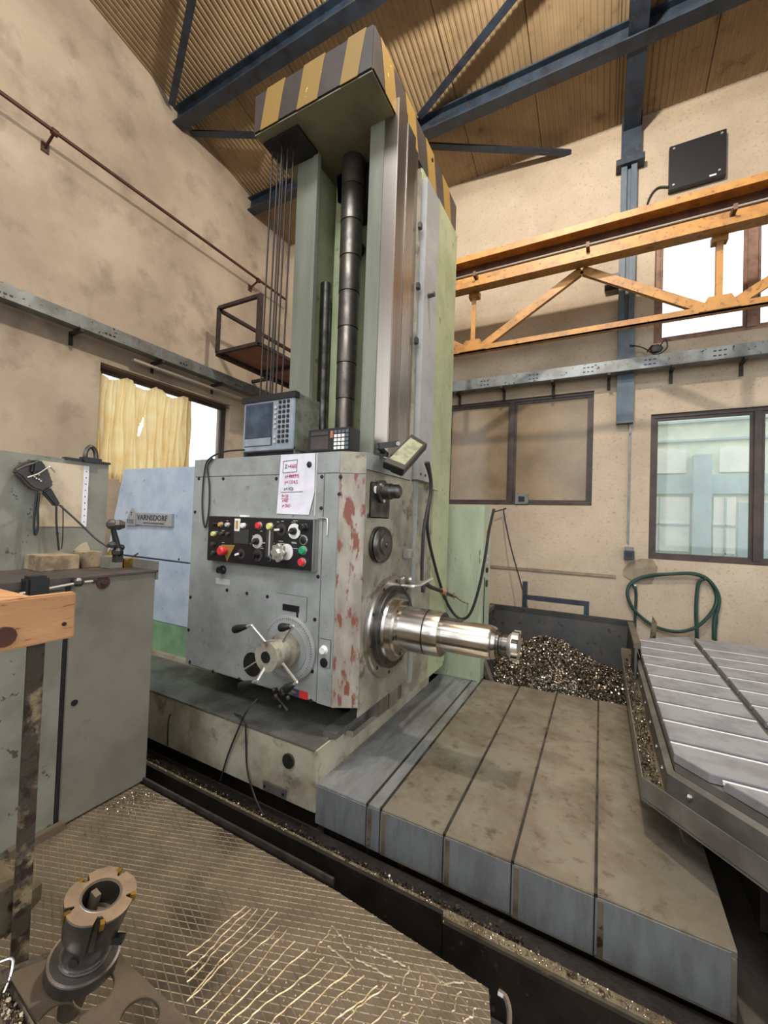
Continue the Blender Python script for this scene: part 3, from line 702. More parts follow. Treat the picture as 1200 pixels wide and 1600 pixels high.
# right face (towards +X): upper block clear of the guideway, lower plate with the spindle
b = MB(); b.box(XC-.009, XC, YX+.004, YBK, .33, 1.93)
b.bevel(.002).build('spindle_face', 'headcream', hd)
MB().box(XC-.009, XC+.004, YX+.006, 2.98, 1.935, Z1).build('top_band', 'head', hd)
MB().box(-1.362, XC+.012, 3.05, 3.12, .30, 1.93).build('gib_strip', 'head', hd)
for px, py in ((432, 748), (503, 745), (532, 745), (530, 772), (502, 794), (497, 901), (492, 968), (488, 1049), (486, 1095), (432, 1077), (374, 1061), (333, 1049), (297, 1034), (295, 984), (298, 933), (305, 800), (311, 748), (355, 922), (386, 927), (418, 932), (349, 748)):
    p = ony(px, py, YH); MB().cyl((p.x, YH, p.z), (p.x, YH-.006, p.z), .0135, .011, 10).build('socket_screw', 'black', hd)
p = ony(349, 890, YH); MB().lathe((p.x, YH, p.z), (0, -.05, 0), [(0, .032), (.3, .032), (.5, .024), (1, .024)], 16).build('black_knob', 'black', hd)
p0 = ony(338, 903, YH); p1 = ony(359, 915, YH); MB().box(p0.x, p1.x, YH-.003, YH, p1.z, p0.z).build('small_plate', 'greybtn', hd)
p0 = ony(468, 1078, YH); p1 = ony(481, 1094, YH); MB().box(p0.x, p1.x, YH-.003, YH, p1.z, p0.z).build('red_sticker', 'redpaint', hd)
p2 = ony(458, 1075, YH); MB().box(p2.x, p0.x-.002, YH-.003, YH, p1.z, p0.z).build('blue_sticker', 'bluepaint', hd)
# two push buttons on a little plate
p = ony(508, 1020, YH); bp = MB().box(p.x-.045, p.x+.045, YH-.006, YH, p.z-.09, p.z+.09).bevel(.003).build('button_plate', 'head', hd)
p = ony(507, 1015, YH); MB().lathe((p.x, YH, p.z), (0, -.03, 0), [(0, .03), (.2, .03), (.3, .022), (1, .022)], 16).build('white_button', 'white', bp)
p = ony(507, 1035, YH); MB().lathe((p.x, YH, p.z), (0, -.02, 0), [(0, .03), (.5, .03), (.6, .02), (.7, .02)], 16).build('black_button', 'black', bp)
# counter window plate above the dial
p0 = ony(433, 926, YH); p1 = ony(479, 972, YH)
b = MB().box(p0.x, p1.x, YH-.004, YH, p1.z, p0.z).bevel(.002).build('counter_plate', 'head', hd)
q0 = ony(443, 943, YH); q1 = ony(468, 957, YH); MB().box(q0.x, q1.x, YH-.009, YH-.004, q1.z, q0.z).build('counter_window', 'black', b)
MB().box(q1.x-.02, q1.x-.006, YH-.009, YH-.004, q1.z-.07, q1.z).build('counter_slot', 'black', b)
# round dial, plate rosette, hub and four levers
dc = Vector((-1.855, YH, .715)); R_ = .222
dial = MB().lathe(dc, (0, -.025, 0), [(0, R_), (.8, R_), (1, R_-.006)], 64).build('scale_dial', 'head', hd)
MB().lathe(dc-Vector((0, .025, 0)), (0, -.004, 0), [(0, R_-.01), (1, R_-.012)], 64).build('scale_ring', 'coverw', dial)
MB().lathe(dc-Vector((0, .029, 0)), (0, -.006, 0), [(0, R_-.06), (1, R_-.062)], 64).build('dial_face', 'head', dial)
bt = MB()
for i in range(72):
    a = 2*PI*i/72; ln = .02 if i % 6 == 0 else .01
    c = dc+Vector((math.cos(a)*(R_-.022), -.031, math.sin(a)*(R_-.022))); rd = Vector((math.cos(a), 0, math.sin(a)))
    bt.obox(c, rd*ln/2, Vector((0, .001, 0)), rd.cross(Vector((0, 1, 0)))*.0012)
bt.build('graduations', 'ink', dial)
fl = ony(394, 1038, YH); MB().cyl((fl.x, YH, fl.z), (fl.x, YH-.004, fl.z), .085, n=32).build('disc_plate', 'darksteel', hd)
MB().obox((fl.x, YH-.006, fl.z), (.075, 0, .05), (0, .002, 0), (-.003, 0, .004)).build('disc_slot', 'headcream', hd)
hub = MB().lathe(dc-Vector((0, .03, 0)), (0, -.20, 0), [(0, .115), (.25, .115), (.3, .085), (.55, .085), (.6, .078), (.66, .095), (1, .095)], 32).build('hub', 'headcream', hd)
hc = dc-Vector((0, .232, 0))
MB().cyl(hc, hc-Vector((0, .006, 0)), .036, n=24).build('hub_cap', 'black', hub)
for (x0_, y0_, x1_, y1_, x2_, y2_) in ((415, 1003, 393, 977, 365, 984), (443, 1002, 459, 978, 437, 981), (442, 1037, 464, 1066, 445, 1078), (416, 1040, 402, 1064, 374, 1073)):
    a = ony(x0_, y0_, 1.985); e = ony(x1_, y1_, 1.93); g = ony(x2_, y2_, 1.93)
    md = e+(g-e)*.25
    lv = MB().tube([a, e+(a-e)*.12, e, md], .009, 8).build('lever', 'silver', hd)
    dd = (g-md)
    MB().lathe(md, dd, [(0, .010), (.1, .016), (.7, .027), (.92, .025), (1, .012)], 16).build('lever_grip', 'black', lv)
# control panel box
a = ony(327, 806, 2.14); c = ony(490, 811, 2.14); d_ = ony(487, 893, 2.14); e = ony(322, 876, 2.14)
px0, px1, pz0, pz1 = (a.x+e.x)/2, (c.x+d_.x)/2, (d_.z+e.z)/2, (a.z+c.z)/2
cpn = MB().box(px0, px1, 2.143, YH, pz0, pz1).bevel(.004).build('control_panel', 'steel', hd, label='black control panel box with coloured buttons')
MB().box(px0+.004, px1-.004, 2.139, 2.143, pz0+.004, pz1-.004).build('panel_face', 'black', cpn)
def cpt(cx, cy): return ony(310+cx/6, 780+cy/6, 2.135)
def btn(cx, cy, r, mt, ring='silver', h=.025, nm='push_button'):
    p = cpt(cx, cy); yb = 2.139
    if ring: MB().lathe((p.x, yb, p.z), (0, -.008, 0), [(0, r*1.25), (1, r*1.15)], 16).build('bezel', ring, cpn)
    MB().lathe((p.x, yb, p.z), (0, -h, 0), [(0, r), (.85, r), (1, r*.85)], 16).build(nm, mt, cpn)
def sel(cx, cy, r, ring, tip='white', ang=.9):
    p = cpt(cx, cy); yb = 2.139
    MB().lathe((p.x, yb, p.z), (0, -.004, 0), [(0, r), (1, r)], 24).build('selector_dial', ring, cpn)
    k_ = MB().lathe((p.x, yb-.004, p.z), (0, -.025, 0), [(0, r*.5), (1, r*.42)], 16).build('selector_knob', 'black', cpn)
    v = Vector((math.cos(ang), 0, math.sin(ang)))
    MB().obox((p.x-v.x*r*.25, yb-.034, p.z-v.z*r*.25), v*r*.45, (0, .006, 0), Vector((-v.z, 0, v.x))*.007).build('selector_pointer', tip, cpn)
S = 1/6*.0088
btn(155, 235, .013, 'black', 'darksteel'); btn(212, 237, .016, 'amber'); btn(277, 240, .015, 'greybtn')
p = cpt(365, 240); mb = MB().box(p.x-.026, p.x+.026, 2.132, 2.139, p.z-.045, p.z+.045).build('rocker', 'white', cpn)
MB().box(p.x-.012, p.x+.012, 2.13, 2.132, p.z-.03, p.z+.03).build('rocker_window', 'amber', cpn)
btn(425, 248, .018, 'white', 'silver'); btn(568, 248, .022, 'red'); btn(672, 255, .022, 'ybtn')
sel(775, 285, .042, 'hblack', 'white', .1); sel(896, 300, .052, 'white', 'hblack', .4); btn(990, 265, .024, 'black', 'darksteel', .04)
btn(147, 325, .018, 'ybtn'); btn(222, 322, .013, 'hblack', 'darksteel'); btn(280, 325, .013, 'hblack', 'darksteel')
p = cpt(405, 352); MB().box(p.x-.075, p.x+.07, 2.133, 2.139, p.z-.05, p.z+.055).build('display', 'lcd', cpn)
sel(548, 395, .05, 'greybtn', 'hblack', .7)
p = cpt(668, 408); MB().box(p.x-.034, p.x+.034, 2.133, 2.139, p.z-.115, p.z+.115).build('load_meter', 'lcd', cpn)
MB().box(p.x-.006, p.x+.006, 2.131, 2.133, p.z-.1, p.z+.1).build('meter_slot', 'greybtn', cpn)
btn(985, 385, .026, 'black', 'silver', .012); btn(980, 480, .025, 'greenbtn'); btn(972, 590, .025, 'red')
sel(555, 525, .044, 'hblack', 'black', 1.2); btn(658, 555, .018, 'black', 'silver', .02); sel(398, 512, .036, 'hblack', 'white', .3)
btn(140, 420, .015, 'hblack', 'darksteel'); btn(145, 500, .015, 'hblack', 'darksteel')
p = cpt(825, 495); MB().cyl((p.x, 2.139, p.z), (p.x, 2.134, p.z), .055, n=32).build('feed_dial', 'white', cpn)
p = cpt(800, 497)
hw = MB(); pts = []
for i in range(64):
    a = 2*PI*i/64; r = .058+.006*math.cos(8*a); pts.append((p.x+r*math.cos(a), 2.10, p.z+r*math.sin(a)))
hw.prism(pts, (0, -.03, 0)).bevel(.004).build('feed_knob', 'silver', cpn)
MB().lathe((p.x, 2.139, p.z), (0, -.09, 0), [(0, .02), (.8, .02), (.81, .03), (1, .022)], 16).build('feed_hub', 'silver', cpn)
T1, T2, T3 = cpt(212, 425), cpt(340, 430), cpt(265, 585)
MB().prism([(T1.x, 2.137, T1.z), (T2.x, 2.137, T2.z), (T3.x, 2.137, T3.z)], (0, .003, 0)).build('warning_triangle', 'yellow', cpn)
p = cpt(262, 482); MB().lathe((p.x, 2.139, p.z), (0, -.07, 0), [(0, .018), (.5, .018), (.52, .032), (.85, .033), (1, .024)], 20).build('stop_mushroom', 'red', cpn)
tl = MB()
for i in range(46):
    cx = rng.choice((155, 212, 280, 365, 425, 568, 672, 775, 896, 990, 505, 600, 700, 760, 860, 905, 560))+rng.uniform(-18, 18); cy = rng.choice((205, 215, 300, 345, 395, 440, 410, 465))+rng.uniform(-8, 8)
    p = cpt(cx, cy); wq = rng.uniform(.008, .022); tl.box(p.x-wq, p.x+wq, 2.138, 2.1395, p.z-.002, p.z+.002)
tl.build('caption_marks', 'greybtn', cpn)
MB().tube([(px1-.01, YH-.01, pz1+.01), (px1+.06, YH-.01, pz1+.008), (px1+.075, YH-.01, pz1-.01), (px1+.075, YH-.01, pz1-.10)], .006, 6).build('grab_wire', 'silver', cpn)
MB().box(px0+.30, px0+.37, 2.17, 2.2, pz1, pz1+.012).build('label_strip', 'white', cpn)
# right face fittings
Xf = XC
p = onx(590, 765, Xf); q0 = onx(581, 748, Xf); q1 = onx(609, 788, Xf)
MB().box(Xf, Xf+.012, 2.34, 2.62, 1.62, 1.86).bevel(.01).build('handle_plate', 'darksteel', hd)
p = onx(601, 768, Xf+.04)
MB().lathe((Xf+.012, p.y, p.z), (.15, 0, 0), [(0, .078), (.15, .078), (.2, .055), (.55, .055), (.6, .048), (.9, .048), (1, .03)], 24).build('drive_stub', 'darksteel', hd)
for i in range(3):
    a = .4+2.1*i; MB().cyl((Xf+.03, p.y+.066*math.cos(a), p.z+.066*math.sin(a)), (Xf+.045, p.y+.066*math.cos(a), p.z+.066*math.sin(a)), .012, n=8).build('bolt', 'silver', hd)
p = onx(587, 765, Xf+.012); MB().cyl((Xf+.012, p.y, p.z), (Xf+.016, p.y, p.z), .026, n=16).build('sight_glass', 'white', hd)
for px in (575, 581): 
    p = onx(px, 806, Xf); MB().cyl((Xf, p.y, p.z), (Xf+.004, p.y, p.z), .016, n=12).build('plug', 'darksteel', hd)
p = onx(594, 851, Xf+.02)
MB().lathe((Xf, p.y, p.z), (.06, 0, 0), [(0, .125), (.4, .125), (.45, .11), (.55, .11), (.6, .125), (.85, .12), (1, .11)], 40).build('belt_disc', 'darksteel', hd)
MB().lathe((Xf+.06, p.y, p.z), (.012, 0, 0), [(0, .07), (1, .066)], 32).build('disc_boss', 'hblack', hd)
MB().lathe((Xf+.072, p.y, p.z), (.012, 0, 0), [(0, .02), (1, .018)], 16).build('disc_bolt', 'darksteel', hd)
p = onx(637, 865, Xf+.02); MB().box(Xf, Xf+.05, p.y-.05, p.y+.05, p.z-.035, p.z+.035).bevel(.006).build('stop_block', 'head', hd)
MB().box(Xf+.05, Xf+.06, p.y+.0, p.y+.035, p.z-.02, p.z+.02).build('stop_nut', 'steel', hd)
# spindle
sy, sz = 2.675, .845
def lat(nm, x0, x1, prof, m, n=56): return MB().lathe((x0, sy, sz), (x1-x0, 0, 0), prof, n).build(nm, m, hd)
lat('spindle_flange', Xf, Xf+.04, [(0, .355), (.7, .355), (1, .345)], 'steel')
lat('flange_ring', Xf+.04, Xf+.065, [(0, .29), (.8, .29), (1, .283)], 'darksteel')
lat('flange_seat', Xf+.065, Xf+.085, [(0, .24), (1, .235)], 'steel')
lat('flange_collar', Xf+.085, Xf+.13, [(0, .20), (.7, .20), (1, .19)], 'spindle')
for k_, (rr, nb, xx, rb_) in enumerate(((.322, 10, Xf+.04, .012), (.262, 8, Xf+.065, .012), (.178, 6, Xf+.13, .014))):
    for i in range(nb):
        a = 2*PI*i/nb+.2; MB().cyl((xx-.002, sy+rr*math.cos(a), sz+rr*math.sin(a)), (xx+.003, sy+rr*math.cos(a), sz+rr*math.sin(a)), rb_, n=8).build('flange_bolt', 'black', hd)
lat('spindle_sleeve', Xf+.13, -1.04, [(0, .155), (1, .152)], 'spindle')
lat('sleeve_groove', -1.04, -1.03, [(0, .145), (1, .145)], 'black')
lat('sleeve_nose', -1.03, -.93, [(0, .152), (.9, .15), (1, .146)], 'spindle')
lat('quill', -.93, -.60, [(0, .108), (.97, .108), (1, .104)], 'spindle')
MB().box(-.93, -.80, sy-.03, sy+.03, sz+.095, sz+.112).build('key_slot', 'darksteel', hd)
lat('quill_tip', -.60, -.57, [(0, .100), (.3, .104), (1, .09)], 'spindle')
# top fittings on the head: blue plates under the monitor
# coolant fitting on the head
p = onx(632, 906, Xf+.03)
cv = thing('coolant_fitting', 'steel coolant valve with black hose and brass nozzle beside the spindle', 'valve', (Xf+.04, p.y, p.z-.03))
MB().box(Xf, Xf+.06, p.y-.06, p.y+.03, p.z-.05, p.z+.03).bevel(.005).build('clamp_block', 'steel', cv)
MB().cyl((Xf+.06, p.y+.05, p.z), (Xf+.03, p.y+.02, p.z), .02, n=8).build('clamp_bolt', 'silver', cv)
X_ = -1.2
def cx_(a, c, X=X_): return onx(600+a/7.06, 860+c/7.06, X)
MB().tube([onx(628, 915, Xf+.05), cx_(330, 395), cx_(400, 385), cx_(470, 345), cx_(530, 312)], .011, 8).build('valve_pipe', 'silver', cv)
MB().tube([cx_(430, 460), cx_(435, 395), cx_(470, 370)], .016, 8).build('valve_handle', 'black', cv)
MB().tube([cx_(480, 380), cx_(530, 410), cx_(640, 450)], .017, 10).build('hose_stub', 'blackrub', cv)
MB().cyl(cx_(635, 445), cx_(665, 465), .021, n=12).build('hose_cuff', 'copper', cv)
MB().cyl(cx_(665, 460), cx_(750, 500), .015, n=10).build('coupling', 'darksteel', cv)
MB().cyl(cx_(700, 455), cx_(690, 520), .008, n=8).build('cross_screw', 'darksteel', cv)
MB().cyl(cx_(745, 498), cx_(790, 510), .014, n=10).build('brass_nut', 'brass', cv)
MB().cyl(cx_(770, 465), cx_(768, 540), .007, n=8).build('brass_screw', 'brass', cv)
MB().tube([cx_(785, 508), cx_(850, 555), cx_(920, 585), cx_(1040, 590), cx_(1120, 603)], .007, 8).build('nozzle_tube', 'brass', cv)
# main black hoses
b = MB(); X_ = -1.2
pts = [(665, 722), (672, 745), (673, 770), (667, 800), (662, 830), (660, 870), (659, 907)]
tag(MB().tube([onx(x, y, -1.22) for x, y in pts], .014, 8).build('coolant_hose', 'blackrub'), 'black hose dropping from the side cover to the coolant valve', 'hose')
pts = [(669, 722), (674, 760), (669, 800), (668, 830), (676, 870), (690, 920), (704, 952), (720, 967), (735, 958), (748, 920), (758, 870), (764, 830), (772, 795)]
tag(MB().tube([onx(x, y, -1.25-.015*i) if i < 6 else ony(x, y, 4.08+.008*(i-5)) for i, (x, y) in enumerate(pts)], .014, 8).build('loop_hose', 'blackrub'), 'black hose hanging in a deep loop across the green cabinet', 'hose')
# cutter in the spindle
t = thing('milling_cutter', 'shiny indexable milling cutter mounted in the spindle nose', 'milling cutter', (-.5, sy, sz-.09))
def lat2(nm, x0, x1, prof, m, n=40): return MB().lathe((x0, sy, sz), (x1-x0, 0, 0), prof, n).build(nm, m, t)
lat2('arbor', -.572, -.50, [(0, .07), (.25, .07), (.3, .055), (.5, .055), (.55, .062), (1, .062)], 'darksteel')
lat2('cutter_body', -.50, -.435, [(0, .062), (.25, .078), (.4, .088), (1, .088)], 'silver')
for i in range(6):
    a = i*PI/3+.3; d_ = Vector((0, math.cos(a), math.sin(a))); s2 = Vector((0, -math.sin(a), math.cos(a)))
    c = Vector((-.448, sy, sz))
    MB().obox(c+d_*.088, Vector((.02, 0, 0)), d_*.010, s2*.006).build('insert', 'weld', t)
    MB().obox(c+d_*.08+s2*.016+Vector((-.005, 0, 0)), Vector((.018, 0, 0)), d_*.012, s2*.010).build('chip_pocket', 'black', t)

# DRO monitor on the head
t = thing('readout_monitor', 'silver-grey machine readout with screen and keypad on top of the headstock', 'monitor', (-2.23, 2.42, Z1))
my = 2.3
MB().box(-2.49, -1.965, my, my+.27, 2.095, 2.515).bevel(.004).build('enclosure', 'drop', t)
MB().box(-2.495, -1.96, my-.03, my+.02, 2.475, 2.52).build('top_hood', 'black', t)
MB().box(-2.475, -1.975, my-.02, my, 2.10, 2.475).bevel(.004).build('bezel', 'dro', t)
MB().box(-2.455, -2.175, my-.024, my-.02, 2.135, 2.46).build('screen_frame', 'ink', t)
MB().box(-2.44, -2.19, my-.027, my-.024, 2.20, 2.45).build('screen', 'screen', t)
MB().box(-2.45, -2.185, my-.026, my-.022, 2.14, 2.195).build('logo_strip', 'dro', t)
for r_ in range(9):
    for c_ in range(4):
        if (r_ in (0, 6) and c_ == 0): continue
        zz = 2.452-r_*.0365; xx = -2.145+c_*.039
        MB().box(xx-.011, xx+.011, my-.03, my-.02, zz-.011, zz+.011).bevel(.002).build('key', 'blackrub' if c_ else 'greybtn', t)
MB().box(-2.47, -1.98, my+.03, my+.2, Z1, 2.095).build('stand', 'black', t)
for x in (-2.485, -1.975): MB().box(x-.006, x+.006, my, my+.2, Z1, 2.12).build('side_bracket', 'drop', t)
# small keypad box
t = thing('keypad_unit', 'small black counter box with white keypad on the headstock beside the readout', 'keypad', (-1.69, 2.42, Z1))
MB().box(-1.87, -1.515, 2.32, 2.46, Z1+.03, 2.235).bevel(.005).build('case', 'black', t)
MB().box(-1.84, -1.69, 2.316, 2.32, 2.19, 2.215).build('display_bar', 'lcd', t)
MB().box(-1.84, -1.69, 2.317, 2.32, 2.09, 2.18).build('front_panel', 'hblack', t)
MB().box(-1.672, -1.65, 2.315, 2.32, 2.165, 2.215).build('orange_key', 'copper', t)
for r_ in range(5):
    for c_ in range(4):
        MB().box(-1.638+c_*.031, -1.615+c_*.031, 2.313, 2.32, 2.195-r_*.028, 2.215-r_*.028).build('key', 'white' if (r_ > 0 and c_ < 3) else 'bluegrey', t)
MB().box(-1.86, -1.52, 2.33, 2.46, Z1, Z1+.03).build('foot', 'black', t)
# flood light
LC = onx(640, 706, -1.22)
t = thing('flood_light', 'black rectangular flood light tilted down above the spindle', 'lamp', LC)
ctr = [onx(646, 679, -1.20), onx(664, 692, -1.16), onx(625, 731, -1.16), onx(601, 717, -1.22)]
qa, qb, qc, qd = onx(643, 678, -1.26), onx(668, 693, -1.12), onx(631, 734, -1.12), onx(599, 721, -1.26)
nrm = (qb-qa).cross(qd-qa).normalized()
if nrm.dot(EYE-qa) < 0: nrm = -nrm
ce = (qa+qb+qc+qd)/4
MB().prism([qa, qb, qc, qd], -nrm*.05).bevel(.004).build('lamp_housing', 'black', t)
ins = [ce+(q-ce)*.76+nrm*.003 for q in (qa, qb, qc, qd)]
MB().prism(ins, -nrm*.006).build('lamp_glass', mat('lamp_glass', (176, 178, 150), (150, 152, 128), .12, .3, 20), t)
inner = [ce+(q-ce)*.68-nrm*.05 for q in (qa, qb, qc, qd)]
MB().prism(inner, -nrm*.06).bevel(.01).build('heat_sink', 'hblack', t)
a = onx(592, 697, -1.3); c = onx(622, 693, -1.22)
MB().bar(a, c, .012, .04).build('yoke', 'black', t)
MB().bar(onx(590, 697, -1.32), onx(605, 711, -1.34), .02, .03).build('yoke', 'black', t)
MB().cyl(c, c+(EYE-c).normalized()*.02, .014, n=12).build('yoke_screw', 'silver', t)
MB().bar(onx(602, 708, -1.33), Vector((-1.38, 2.44, Z1-.01)), .03, .04).build('foot_bracket', 'black', t)
# paper with handwriting
t = thing('handwritten_note', 'white paper with handwritten red coordinates taped above the control panel', 'paper', (-1.85, 2.19, 1.62))
MB().prism([(-2.0, 2.192, 2.043), (-1.70, 2.192, 2.04), (-1.695, 2.192, 1.78), (-1.735, 2.192, 1.625), (-2.02, 2.192, 1.628)], (0, .003, 0)).build('sheet', 'paper', t)
def ink(pts, m='redink', w_=.004):
    b = MB()
    for i in range(len(pts)-1): b.bar((pts[i][0], 2.1895, pts[i][1]), (pts[i+1][0], 2.1895, pts[i+1][1]), .002, w_)
    b.build('ruled_line', m, t)
ink([(-1.975, 1.995), (-1.85, 2.003), (-1.852, 1.92), (-1.975, 1.913), (-1.975, 1.995)], 'ink', .0025)
def hw_(s, x, z, h=.042, m='redink', fit=None): text(s, h, (x, 2.190, z), m, t, 'handwriting', fit=fit, depth=.001)
hw_('Z+', -1.96, 1.945, .038, 'ink'); hw_('4660', -1.915, 1.945, .042, 'redink', .058)
hw_('z+4667-5', -1.955, 1.877, .036, 'redink', .125); ink([(-1.915, 1.895), (-1.84, 1.897)])
hw_('y+1334,5', -1.955, 1.837, .036, 'redink', .115); hw_('x+1426', -1.96, 1.79, .036, 'ink', .085)
ink([(-1.985, 1.778), (-1.79, 1.782)], 'ink', .0025)
hw_('P+150', -1.975, 1.74, .032, 'redink', .055); ink([(-1.98, 1.733), (-1.91, 1.733)], w_=.0025); hw_('x+68', -1.972, 1.708, .032, 'redink', .05); hw_('y+254,5', -1.972, 1.674, .032, 'redink', .075)
MB().sph((-1.745, 2.188, 1.965), .022, 8, (1, .2, 1)).build('magnet', 'black', t)
b = MB().box(-1.69, -1.68, 2.19, 2.2, 1.62, 2.04); tag(b.build('steel_ruler', 'greybtn'), 'thin perforated strip down the right edge of the note', 'strip')
# cable loop on the front left of the head
pts = [(382, 703), (350, 706), (326, 718), (319, 740), (316, 780), (317, 810), (321, 824), (326, 800), (327, 760), (324, 730), (332, 716)]
tag(MB().tube([ony(x, y, 2.185) for x, y in pts], .0065, 6).build('loop_cable', 'blackrub'), 'thin black cable looped down the upper left of the headstock', 'cable')
# cables over the base
for pts, lb in (([(402, 1092, 2.1), (385, 1112, 2.03), (372, 1140, 2.03), (356, 1180, 2.035), (344, 1220, 2.03)], 'black cable falling steeply over the cream base front'),
            ([(262, 1165, 2.03), (264, 1122, 2.03), (275, 1112, 2.1), (310, 1106, 2.2), (350, 1112, 2.2), (380, 1122, 2.03), (384, 1150, 2.035), (386, 1200, 2.035), (398, 1245, 1.98), (412, 1275, 1.92)], 'black cable snaking over the base top and down into the chips')):
    tag(MB().tube([ony(x, y, yy) for x, y, yy in pts], .006, 6).build('floor_cable', 'blackrub'), lb, 'cable')
# drain fittings under the head front
t = thing('oil_fitting', 'dark oily valve fittings hanging below the front edge of the headstock', 'valve', ony(445, 1092, 2.17))
for (x, y, r) in ((443, 1080, .03), (432, 1088, .022), (450, 1090, .02), (438, 1104, .022), (428, 1078, .016)):
    p = ony(x, y, 2.17); MB().sph(p, r, 10).build('fitting_body', 'darksteel', t)
MB().cyl(ony(443, 1075, 2.17), ony(462, 1082, 2.17), .012, n=8).build('stem', 'steel', t)
MB().cyl(ony(430, 1085, 2.17), ony(450, 1110, 2.17), .010, n=8).build('stem', 'darksteel', t)

# ------------------------------------------------------------ telescopic way cover
t = thing('telescopic_cover', 'oily steel telescopic way cover between the column and the table', 'way cover', (-.5, 3.1, ZF))
segs = [(-1.50, -1.14, -.012), (-1.14, -1.05, -.006), (-1.05, -.68, 0), (-.68, -.34, .006), (-.34, .01, .012), (.01, .47, .018)]
for i, (xa, xb, dz) in enumerate(segs):
    yf = 2.062-dz*.6; yb = 4.26+.014*i
    b = MB(); b.box(xa, xb+.02, yf, yb, -.03+dz, dz); b.box(xa, xb+.02, yf, yf+.012, -.25, dz-.03)
    b.box(xa, xb+.02, yb-.012, yb, -.25, dz-.03)
    s_ = b.bevel(.003).build('cover_segment', 'cover2' if i < 2 else 'cover', t)
    if i > 0: MB().box(xa-.004, xa+.010, yf-.002, yb, -.24, dz+.004).build('wiper_lip', 'darksteel', s_); MB().box(xa+.010, xa+.034, yf-.004, yf, -.238, dz-.02).build('stained_edge', 'gutter', s_)
    MB().box(xa+.002, xb, yf-.0025, yf, -.235, dz-.012).build('front_skin', 'cover2', s_)
MB().box(-1.48, .5, 2.14, 4.1, ZF, -.04).build('bed_inside', 'grime', t)
MB().box(-1.0, -.99, 3.4, 3.41, .0, .001)

# chip trough in front of the bed
t = thing('chip_trough', 'black oily chip channel running in front of the machine bed', 'trough', (-1.2, 1.9, ZF))
MB().box(-3.6, -.56, 1.70, 1.72, ZF, -.05).build('trough_wall', 'grime', t)
MB().box(-.555, .9, 1.705, 1.725, ZF, -.09).build('trough_wall', 'grime', t)
MB().box(-3.6, .9, 1.72, 1.76, -.09, -.075).build('trough_ledge', 'gutter', t)
MB().box(-3.6, .9, 1.74, 2.05, ZF, -.27).build('trough_floor', 'grime', t)
def f(r_):
    x = r_.uniform(-3.2, .9); return Vector((x, r_.uniform(1.77, 2.02) if r_.random() < .8 else r_.uniform(1.72, 1.78), -.262+r_.random()*.025 if r_.random() < .8 else -.20)), 1.0
def f(r_):
    x = r_.uniform(-3.2, -.2); y = 1.76+.2*r_.random()**.8; return Vector((x, y, -.262+.03*r_.random()+.06*math.exp(-((y-1.8)/.06)**2)*r_.random())), 1.0
chips('chips', f, 5200, .008, 'chipd', t)
def f(r_): return Vector((r_.uniform(-3.0, .6), r_.uniform(1.722, 1.758), -.072)), .6
chips('chips', f, 1800, .006, 'chip', t)

# ------------------------------------------------------------ swarf bin
t = thing('swarf_bin', 'dark steel tipping bin full of metal chips behind the way cover', 'bin', (-.45, 4.9, ZF))
def wallp(nm, pts, th, m='bin'): MB().prism(pts, th).build(nm, m, t)
bz = .5; fx0, fx1 = -1.27, .31; by = 5.62; fy = 4.365
wallp('back_wall', [(fx0, by, bz), (fx1, by, bz), (fx1-.05, by-.18, -.3), (fx0+.05, by-.18, -.3)], (0, .02, 0))
wallp('left_wall', [(fx0, by, bz), (fx0, 4.5, bz), (-.95, fy, -.05), (-.95, fy, -.3), (fx0+.05, by-.18, -.3)], (-.02, 0, 0))
wallp('right_wall', [(fx1, by, bz), (fx1, 4.6, bz), (fx1-.02, fy, -.05), (fx1-.02, fy, -.3), (fx1-.05, by-.18, -.3)], (.02, 0, 0))
wallp('front_wall', [(-.95, fy, -.06), (fx1, fy, -.06), (fx1, fy, -.3), (-.95, fy, -.3)], (0, -.015, 0))
wallp('bin_floor', [(fx0+.05, fy, -.3), (fx1-.05, fy, -.3), (fx1-.05, by, -.3), (fx0+.05, by, -.3)], (0, 0, -.04))
MB().box(fx0-.04, fx1+.05, by-.01, by+.05, bz-.03, bz+.03).build('rim', 'bin', t)
MB().bar((fx0, by, bz), (fx0, 4.5, bz), .06, .05).build('rim', 'binrim', t)
MB().bar((fx1+.02, by, bz), (fx1+.02, 4.6, bz), .06, .05).build('rim', 'binrim', t)
MB().bar((fx0, 4.5, bz), (-.97, fy-.02, -.06), .05, .06).build('rim', 'binrim', t)
MB().bar((fx0, 4.5, bz), (fx0+.1, 4.45, ZF), .05, .06).build('corner_post', 'binrim', t)
MB().box(fx0+.1, fx0+.2, 4.5, 5.5, ZF, -.34).build('skid', 'bin', t); MB().box(fx1-.25, fx1-.15, 4.5, 5.5, ZF, -.34).build('skid', 'bin', t)
# chip heap
def heap_z(x, y):
    u = (x+.45)/.85; v = (y-4.55)/1.0
    z = .02+.30*math.exp(-((x+.52)/.42)**2-((y-4.95)/.42)**2)+.10*math.exp(-((x+.1)/.5)**2-((y-4.7)/.4)**2)
    z -= .2*max(0, (y-5.2))/.4+.13*math.exp(-(y-4.375)/.10)
    if x < -.95: z -= (-.95-x)*.5
    return z+.012*math.sin(x*23)*math.sin(y*31)
hp = thing('chip_heap', 'heap of bright curled steel chips filling the bin', 'chips', (-.45, 4.9, -.3))
hp['kind'] = 'stuff'
b = MB(); nx, ny = 60, 50; vs = []; fs = []
for j in range(ny+1):
    for i in range(nx+1):
        x = -1.1+1.37*i/nx; y = 4.375+1.165*j/ny; vs.append((x, y, heap_z(x, y)+.01*random.random()))
for j in range(ny):
    for i in range(nx): a = j*(nx+1)+i; fs.append((a, a+1, a+nx+2, a+nx+1))
N1 = nx+1
